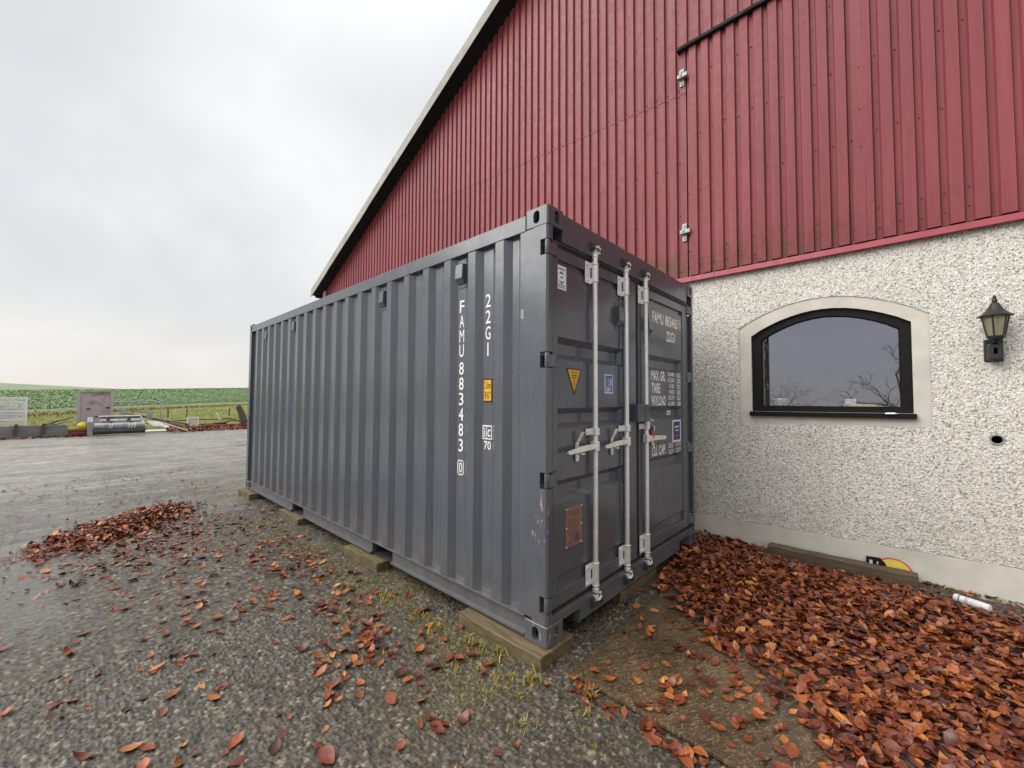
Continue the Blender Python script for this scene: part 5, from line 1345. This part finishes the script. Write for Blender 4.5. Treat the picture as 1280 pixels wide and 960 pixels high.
for a, c, r, lb in sticks:
    a, c = Vector(a), Vector(c); pts = [a.lerp(c, i / 5) + Vector((0, 0, rng.uniform(-.04, .04))) * (1 if 0 < i < 5 else 0) for i in range(6)]
    MB().tube(pts, [r, r * .95, r * .85, r * .8, r * .7, r * .5], 7).build('branch', 'stick', None, lb, 'branch', 'branches lying at the yard edge', smooth=60)
b = MB()
b.tube([(-22.7, 4.02, -0.05), (-22.75, 3.92, 0.55), (-22.8, 3.74, 1.02)], [0.20, 0.16, 0.12], 9); b.build('tree_stump', 'stick', None, 'weathered leaning tree stump at the right end of the junk row', 'stump', smooth=30)
# pipe frame and wire fence
t = thing('pipe_frame', (-24.0, 0.0, gz(-24, 0)), 'thin bent pipe frame standing in the grass behind the plank pile', 'frame')
MB().tube([(-24.0, -0.8, 1.20), (-24.0, 0.55, 1.24), (-24.0, 0.80, 1.20), (-24.0, 0.88, 1.02), (-24.0, 0.90, 0.1)], 0.026, 8).build('frame_pipe', 'galvd', t, smooth=60)
t = thing('wire_fence', (-31, 3, gz(-31, 3)), 'low wire fence with thin wooden posts along the grass verge', 'fence')
fp = [(-30.0, 0.3), (-30.2, 1.9), (-30.0, 2.74), (-30.5, 5.0), (-31, 7.5)]
for x, y in fp: MB().tube([(x, y, gz(x, y) - 0.1), (x + rng.uniform(-.1, .1), y + rng.uniform(-.06, .06), gz(x, y) + 0.55)], 0.035, 6).build('fence_post', 'stick', t)
for dz in (0.25, 0.48): MB().tube([(x, y, gz(x, y) + dz) for x, y in fp], 0.006, 4).build('fence_wire', 'galvd', t)

# ================================================================== VEGETATION (stuff)
def blades(name, spots, tones, m, label, cat, up=0.7):
    """spots: (x,y,z,n,height,spread)"""
    V, F, T = [], [], []
    for x, y, z, n, h, sp in spots:
        for _ in range(n):
            a = rng.uniform(0, 6.283); r = abs(rng.gauss(0, sp)); px, py = x + r * math.cos(a), y + r * math.sin(a)
            d = rng.uniform(0, 6.283); hh = h * rng.uniform(.5, 1.2); lean = rng.uniform(0.2, 1.1); w = hh * rng.uniform(.03, .06) + 0.0006
            ca, sa = math.cos(d), math.sin(d); i = len(V); t = tones[rng.randrange(len(tones))]; q = rng.uniform(.7, 1.3)
            for k, (u, v, ww) in enumerate(((0, 0, 1), (lean * .35, .55 * up, .9), (lean * .9, .8 * up, .15))):
                cx, cy, cz = px + ca * u * hh, py + sa * u * hh, z + v * hh
                V += [(cx - sa * w * ww, cy + ca * w * ww, cz), (cx + sa * w * ww, cy - ca * w * ww, cz)]; T += [tuple(c * q for c in t)] * 2
            F += [(i, i + 1, i + 3, i + 2), (i + 2, i + 3, i + 5, i + 4)]
    return link(name, npmesh(name, V, F, np.array(T)), m, None, label, cat, kind='stuff')
sp = []
def tuft_at(x, y, n, h, s): sp.append((x, y, G + 0.002, n, h, s))
for _ in range(300):        # yellowed tufts along the long side of the container
    x = -rng.uniform(0.0, 4.2); y = -0.16 - abs(rng.gauss(0, .16)) + 0.04 * x * 0
    if -0.72 < x < 0.03 and y > -0.1: continue
    tuft_at(x, y, rng.randrange(6, 20), rng.uniform(.015, .038), .022)
for x, y, n, h, s in ((0.03, -0.16, 60, .060, .035), (-0.02, -0.24, 30, .045, .05), (0.06, -0.30, 16, .05, .03), (-0.50, -0.16, 50, .06, .05), (-0.75, -0.20, 45, .06, .05), (-1.0, -0.2, 45, .05, .06), (-1.35, -0.22, 50, .05, .07), (-0.42, -0.14, 25, .05, .03), (0.30, -0.05, 36, .075, .02), (0.36, -0.16, 24, .05, .05), (0.50, -0.30, 16, .04, .05), (0.16, -0.42, 16, .05, .04), (-0.25, -0.45, 14, .045, .05), (-1.7, -0.25, 40, .05, .08), (-2.2, -0.25, 40, .05, .1), (-0.3, -0.12, 30, .06, .04), (-0.10, -0.40, 20, .05, .08)):
    tuft_at(x, y, n, h, s)
for _ in range(90):
    x = rng.uniform(-1.3, 0.7); y = rng.uniform(-0.95, -0.15) + 0.25 * (x > 0.2) * 0
    tuft_at(x, y, rng.randrange(2, 6), rng.uniform(.018, .04), .015)
for _ in range(70):         # weeds at the foot of the plinth by the can
    tuft_at(rng.uniform(1.62, 2.4), 2.985 - abs(rng.gauss(0, .05)), 6, rng.uniform(.02, .04), .02)
blades('weeds', sp, [(0.32, 0.24, 0.035), (0.26, 0.21, 0.03), (0.14, 0.15, 0.028), (0.30, 0.19, 0.05), (0.20, 0.16, 0.03)], 'grass', 'thin yellow green weeds growing through the gravel', 'weeds', 0.75)
sp = []
for _ in range(2600):
    y = rng.uniform(-9, 24); bx = border(y); x = rng.uniform(max(bx, -70) + 0.5, -23.0)
    if x > -22.9: continue
    sp.append((x, y, float(terrain(x, y)) - .02, 7, rng.uniform(.12, .26), .25))
blades('verge_blades', sp, [(0.27, 0.30, 0.04), (0.34, 0.34, 0.06), (0.20, 0.24, 0.035), (0.30, 0.27, 0.09)], 'grass', 'pale yellow green grass on the verge', 'grass')
sp = []
for _ in range(2600):
    y = rng.uniform(-9, 24); x = border(y) + rng.gauss(0.4, .5)
    sp.append((x, y, float(terrain(x, y)) - .05, 6, rng.uniform(.25, .50), .25))
blades('straw_strip', sp, [(0.34, 0.27, 0.13), (0.26, 0.20, 0.09), (0.22, 0.16, 0.07), (0.30, 0.26, 0.10)], 'grass', 'strip of dry straw coloured grass along the field', 'grass')
# crop leaves
V, F, T = [], [], []
n = 0
while n < 42000:
    u = rng.random(); D = 3 + 95 * u ** 1.6; y = rng.uniform(-9 - D * .12, 24 + D * .5); x = border(y) - D - 1.2
    if x < -150: continue
    n += 1
    z = float(terrain(x, y)); s = rng.uniform(.07, .15) * (1 + D / 70)
    for _ in range(4):
        a = rng.uniform(0, 6.283); e = rng.uniform(.05, .55); L_ = s * rng.uniform(.7, 1.2); w = L_ * .34
        dx, dy, dz = math.cos(a) * math.cos(e), math.sin(a) * math.cos(e), math.sin(e); px, py = -math.sin(a), math.cos(a)
        i = len(V); g_ = rng.uniform(.74, 1.25); c = (0.24 * g_, 0.35 * g_, 0.155 * g_)
        V += [(x, y, z), (x + dx * L_ * .5 + px * w, y + dy * L_ * .5 + py * w, z + dz * L_ * .6), (x + dx * L_, y + dy * L_, z + dz * L_ * .8), (x + dx * L_ * .5 - px * w, y + dy * L_ * .5 - py * w, z + dz * L_ * .6)]
        T += [c] * 4; F.append((i, i + 1, i + 2, i + 3))
link('crop', npmesh('crop', V, F, np.array(T)), 'crop', None, 'broad green leaves of the crop covering the field', 'crop', kind='stuff')

# ================================================================== LEAVES
def leaf_mesh(seed):
    r = random.Random(seed)
    st = [(0.0, 0.0), (0.13, 0.55), (0.34, 0.98), (0.56, 0.94), (0.78, 0.60), (0.92, 0.24), (1.0, 0.0)]
    W2 = r.uniform(.23, .31); fold = r.uniform(-.12, .38); curl = r.uniform(-.5, .9) if seed % 5 else r.uniform(1.2, 2.2); tw = r.uniform(-.4, .4); wav = r.uniform(.0, .06)
    V = []; ids = []
    for i, (t_, w) in enumerate(st):
        x = t_ - .5; z = curl * (t_ - .5) ** 2 * .8
        row = []
        for s in ((0,) if w == 0 else (-1, 0, 1)):
            ww = W2 * w * s * (1 + r.uniform(-.08, .08)); zz_ = z + abs(ww) * fold * 1.3 + tw * ww * (t_ - .5) + (r.uniform(-wav, wav) if s else 0)
            row.append(len(V)); V.append((x, ww, zz_))
        ids.append(row)
    F = []
    for A, B in zip(ids, ids[1:]):
        if len(A) == 1: F += [(A[0], B[0], B[1]), (A[0], B[1], B[2])]
        elif len(B) == 1: F += [(A[0], B[0], A[1]), (A[1], B[0], A[2])]
        else: F += [(A[0], B[0], B[1]), (A[0], B[1], A[1]), (A[1], B[1], B[2]), (A[1], B[2], A[2])]
    i = len(V); V += [(-.5, -.008, V[0][2]), (-.5, .008, V[0][2]), (-.66, .03, V[0][2] + .03)]; F.append((i, i + 1, i + 2))
    return np.array(V), np.array(F)
LV = [leaf_mesh(100 + i) for i in range(10)]
LM = []
for i, (v, f) in enumerate(LV):
    me = npmesh('leaf_shape', v, f); me.materials.append(MAT['leafo'])
    me.polygons.foreach_set('use_smooth', np.ones(len(f), dtype=bool)); LM.append(me)
def tone_of(c):
    c = min(max(c, 0), 1)
    for (p, a), (q, b_) in zip(LEAFRAMP, LEAFRAMP[1:]):
        if c <= q:
            t = (c - p) / (q - p); return tuple(x * (1 - t) + y * t for x, y in zip(a, b_))
    return LEAFRAMP[-1][1]
leaves = []       # (x,y,z,size,euler,variant,tonevalue,where)
def add_leaf(x, y, z, s, tilt, where, c=None):
    c = rng.gauss(0.52, .27) if c is None else c
    leaves.append((x, y, z, s, (rng.gauss(0, tilt), rng.gauss(0, tilt), rng.uniform(0, 6.283)), rng.randrange(10), c, where))
def lsize(): return .036 + .058 * rng.random() ** 1.3
# the dense bed between board, wall and container
def bed_cover(x, y):
    """local cover 0..1"""
    n_ = float(fbm(x, y, .45, 40))
    edge_y = 1.50 - 0.92 * (x - 0.06) if x < 1.05 else 0.66 - 0.95 * (x - 1.05)
    d = (y - edge_y) / 0.48
    c = min(1, max(0, 0.5 + d + (n_ - .5) * 1.6))
    if x < 0.05: c *= max(0, min(1, (y - 1.45) / .2))
    # bare soil by the can
    e = ((x - 1.95) / .42) ** 2 + ((y - 2.78) / .22) ** 2
    if e < 1: c *= 0.12
    if 0.5 < x < 1.65 and y > 2.77: c *= 0.02
    elif 0.4 < x < 1.65 and y > 2.6: c *= 0.55
    return c
def bed_z(x, y, layer):
    base = G + 0.012 + (0.022 if 0.14 < x < 1.36 and 0.0 < y < 2.44 else 0)
    heap = 0.028 * float(fbm(x, y, .5, 52)) + 0.02 * max(0, min(1, (y - 1.6) / .5)) * max(0, min(1, (2.75 - y) / .4)) - 0.035 * max(0, min(1, (y - 2.35) / .4)) * (x > .3)
    return base + heap * layer
n = 0
while n < 15500:
    x = rng.uniform(-0.55, 2.75); y = rng.uniform(0.1, 2.99)
    if x < -0.02 and y < 2.0: continue
    c = bed_cover(x, y)
    n += 1
    if rng.random() > c: continue
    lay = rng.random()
    add_leaf(x, y, bed_z(x, y, lay) + lay * 0.014, lsize(), .12 + .26 * lay * lay, 'bed', rng.gauss(.26 + .30 * lay, .24))  # deeper leaves toned darker: shade of the gaps put into the colour
# loose leaves on the board and the ground before it
for _ in range(760):
    x = rng.uniform(0.16, 1.9); y = rng.uniform(-0.05, 1.9)
    if rng.random() < max(0, .85 - x * 1.1) or (y < .5 and rng.random() < .3): continue
    on_b = 0.14 < x < 1.35 and y > 0.02
    add_leaf(x, y, G + (0.038 if on_b else 0.014) + rng.uniform(0, .006), lsize() * .95, .16, 'board' if on_b else 'bed', rng.gauss(.52, .26))
for _ in range(42):
    x = rng.uniform(0.22, 1.0); add_leaf(x, 0.0 + rng.gauss(-.055, .025) - .02 * x, G + .014, lsize() * .9, .25, 'gravel', rng.gauss(.5, .2))
for _ in range(18):
    add_leaf(rng.uniform(-.05, .3), rng.uniform(.3, 1.5), G + .014, lsize() * .9, .2, 'gravel')
# gravel: scattered leaves, thicker in drifts
cl = [(-1.0, -0.66, .14, 34), (-0.83, -0.62, .10, 14), (-0.88, -0.86, .06, 8), (-1.5, -0.55, .14, 22), (-1.95, -0.5, .18, 24), (-1.3, -0.35, .12, 10), (-2.5, -0.55, .22, 30), (-0.45, -0.62, .10, 8), (-0.62, -0.95, .08, 8), (-3.0, -0.6, .3, 40), (-0.2, -0.75, .1, 6), (-0.35, -0.30, .1, 8), (-2.0, -1.1, .2, 14), (-1.6, -1.45, .12, 8)]
for cx, cy, s, k in cl:
    for _ in range(k): add_leaf(rng.gauss(cx, s), rng.gauss(cy, s * .8), G + .012 + rng.uniform(0, .01), lsize() * 1.02, .22, 'gravel')
for _ in range(420):
    x = rng.uniform(-4.6, 0.9); y = rng.uniform(-2.3, -0.12)
    if -0.72 < x < 0.05 and y > -0.1: continue
    add_leaf(x, y, G + .011, lsize() * rng.uniform(.75, 1.25), .15, 'gravel', rng.gauss(.45, .28))
for _ in range(460):
    x = rng.uniform(-9.5, -2.5); y = rng.uniform(-3.2, -0.1)
    add_leaf(x, y, G + .012, lsize() * .8, .16, 'gravel', rng.gauss(.36, .2))
# swept heap on the left
n = 0
while n < 2300:
    t_ = rng.random(); cx = -3.95 + (-5.35 + 3.95) * t_; cy = -1.33 + 0.10 * t_
    # heap runs from its left tip (near) to its right end (far)
    a = rng.random(); hx = -4.62 - 0.95 * a + rng.gauss(0, .24); hy = -1.92 + 0.98 * a + rng.gauss(0, .17)
    e = math.exp(-(((hx + 4.62 + 0.95 * a) / .40) ** 2 + ((hy + 1.92 - 0.98 * a) / .28) ** 2))
    h = 0.085 * e * (0.45 + .75 * a) * (1 - max(0, a - .9) * 4)
    n += 1
    add_leaf(hx, hy, G + .012 + h * rng.random() ** .5, lsize(), .38, 'heap', rng.gauss(.50, .24))
for _ in range(480):
    a = rng.random(); add_leaf(-4.35 - .7 * a + abs(rng.gauss(.1, .75)), -1.6 + .85 * a + rng.gauss(0.05, .28), G + .012, lsize() * .9, .2, 'heap', rng.gauss(.40, .2))
# drift along the junk row
for _ in range(1500):
    y = rng.uniform(0.9, 4.6) if rng.random() < .75 else rng.uniform(-4.5, -1.5); x = rng.uniform(-22.4, -21.0)
    add_leaf(x, y, G + .02 + .20 * max(0, min(1, (-21.3 - x) / 1.0)) * rng.random(), rng.uniform(.10, .16), .5, 'far', rng.gauss(.40, .18))
# rank by size on the picture: the 300 largest stand as objects, the rest is one litter object
def shows(l):
    p = project((l[0], l[1], l[2]))
    if not p or not (-15 < p[0] < 1295 and -15 < p[1] < 975): return 0
    if -6.06 < l[0] < 0 and 0 < l[1] < 2.44: return 0
    s = l[3] / p[2]
    if l[7] == 'bed':
        s *= 1.0 if l[2] > bed_z(l[0], l[1], .55) + .011 else .2
    if l[7] == 'heap': s *= .3
    return s
order = sorted(range(len(leaves)), key=lambda i: -shows(leaves[i]))
picked = set(order[:300])
def zone(l):
    x, y, wh = l[0], l[1], l[7]
    if wh == 'bed':
        if y > 2.55: return ('against the foot of the barn wall', 'leaves against the barn wall') if x < 1.7 else ('near the white spray can', 'leaves near the spray can')
        if x < 0.35: return 'beside the right hand corner of the container doors', 'leaves beside the container doors'
        if y > 1.9: return ('in the leaf bed in front of the old beam', 'leaves before the old beam')
        if x > 1.75: return 'in the leaf bed at the right edge of the picture', 'leaves at the right edge'
        if y < 0.8: return 'in the leaf bed at the bottom right of the picture', 'leaves at the bottom right'
        if y < 1.35: return 'in the leaf bed right of the chipboard sheet', 'leaves right of the chipboard sheet'
        return 'in the middle of the thick leaf bed', 'leaves in the middle of the leaf bed'
    if wh == 'board':
        return ('on the near half of the wet chipboard sheet', 'leaves on the near half of the chipboard') if y < 0.55 else ('on the far half of the wet chipboard sheet', 'leaves on the far half of the chipboard')
    if wh == 'gravel':
        if x > 0.15: return 'along the near edge of the chipboard sheet', 'leaves along the chipboard edge'
        if x > -0.75: return 'on the gravel before the nearest timber block', 'leaves before the nearest block'
        if y < -1.25: return 'on the gravel at the bottom left of the picture', 'leaves at the bottom left'
        if x > -1.7: return 'on the gravel before the near half of the container side', 'leaves before the near half of the container'
        return 'on the gravel before the far half of the container side', 'leaves before the far half of the container'
    return WHERE[wh], GRP[wh]
WHERE = {'bed': 'in the thick wet leaf bed by the barn wall', 'board': 'lying loose on the wet chipboard sheet', 'gravel': 'lying on the open gravel in front of the container', 'heap': 'in the swept leaf heap left of the container', 'far': 'at the far yard edge'}
GRP = {'bed': 'leaves in the bed by the barn wall', 'board': 'leaves on the chipboard sheet', 'gravel': 'leaves on the gravel', 'heap': 'leaves in the heap', 'far': 'leaves at the yard edge'}
V, F, T = [], [], []; off = 0
for i, (x, y, z, s, e, k, c, wh) in enumerate(leaves):
    if i in picked:
        o = bpy.data.objects.new('fallen_leaf', LM[k]); COL.objects.link(o)
        o.location = (x, y, z); o.rotation_euler = e; o.scale = (s, s, s); t_ = tone_of(c); o.color = (*t_, 1)
        word = 'dark purple brown' if c < .28 else ('rust brown' if c < .66 else 'bright orange')
        zl, zg = zone(leaves[i]); shp = 'large' if s > .078 else 'small'
        tag(o, f'{shp} {word} leaf {zl}', 'leaf', f'{shp} {word} {zg}')
    else:
        v, f = LV[k]; M_ = np.array(Euler(e).to_matrix())
        V.append((v * s) @ M_.T + np.array((x, y, z))); F.append(f + off); off += len(v); T.append(np.tile(tone_of(c), (len(v), 1)))
link('leaf_litter', npmesh('leaf_litter', np.concatenate(V), np.concatenate(F), np.concatenate(T), smooth=True), 'leaf', None, 'rust brown fallen leaves covering the ground', 'leaf litter', kind='stuff')

# twigs on the gravel
for x, y, a, l_, lb in ((-1.02, -1.20, .6, .17, 'short dark twig on the gravel at the bottom left'), (-2.4, -0.75, 1.4, .14, 'small dark twig on the gravel left of the container'), (-0.72, -1.02, 2.2, .12, 'thin dark twig among leaves at the bottom centre')):
    d = Vector((math.cos(a), math.sin(a), 0)) * l_
    p = Vector((x, y, G + .016)); MB().tube([p, p + d * .4 + Vector((.01, .01, .008)), p + d], [.006, .005, .003], 6).build('twig', 'stick', None, lb, 'twig', 'twigs on the gravel')

# ================================================================== BEHIND THE CAMERA: what the window and the paint mirror
def bare_tree(name, x, y, h, seed, label, lean=(0, 0), stems=1, depth=5, r0=.09):
    r = random.Random(seed); t = thing(name, (x, y, G), label, 'tree' if 'tree' in name else 'shrub')
    b = MB(); tw = MB()
    def grow(p, d, l_, rad, n_):
        pts = [p]; q = p; dd = d
        for _ in range(3):
            dd = (dd + Vector((r.gauss(0, .16), r.gauss(0, .16), r.gauss(.04, .10)))).normalized(); q = q + dd * l_ / 3; pts.append(q)
        (b if n_ >= depth - 1 else tw).tube(pts, [rad, rad * .9, rad * .8, rad * .68], 5 if n_ < 3 else 7)
        if n_ == 0: return
        for k in range(r.choice((2, 3, 3))):
            a = dd.orthogonal(); a.rotate(Matrix.Rotation(r.uniform(0, 6.283), 3, dd))
            nd = (dd + a * r.uniform(.35, .9)).normalized()
            grow(pts[-1] if k == 0 else pts[r.choice((1, 2, 3))], nd, l_ * r.uniform(.62, .85), rad * .60, n_ - 1)
    for s_ in range(stems):
        d = Vector((lean[0] + r.gauss(0, .25 if stems > 1 else .05), lean[1] + r.gauss(0, .2 if stems > 1 else .05), 1)).normalized()
        grow(Vector((x + r.gauss(0, .2) * (stems > 1), y + r.gauss(0, .2) * (stems > 1), G - .05)), d, h * .34, r0, depth)
    b.build('trunk', 'stick', t, smooth=60); tw.build('crown', 'stick', t)
bare_tree('bare_tree', 2.9, -22, 5.5, 5, 'bare leaning tree mirrored in the right side of the window', (-.55, 0), 1, 5, .10)
for i, (x, lb) in enumerate(((-6.2, 'bare twiggy shrub mirrored in the left edge of the window'), (-3.6, 'low bare shrub mirrored left of the middle of the window'))):
    bare_tree('bare_shrub', x, -25 + .4 * i, 4.6 - 1.0 * i, 20 + i, lb, (0, 0), 6, 4, .022)
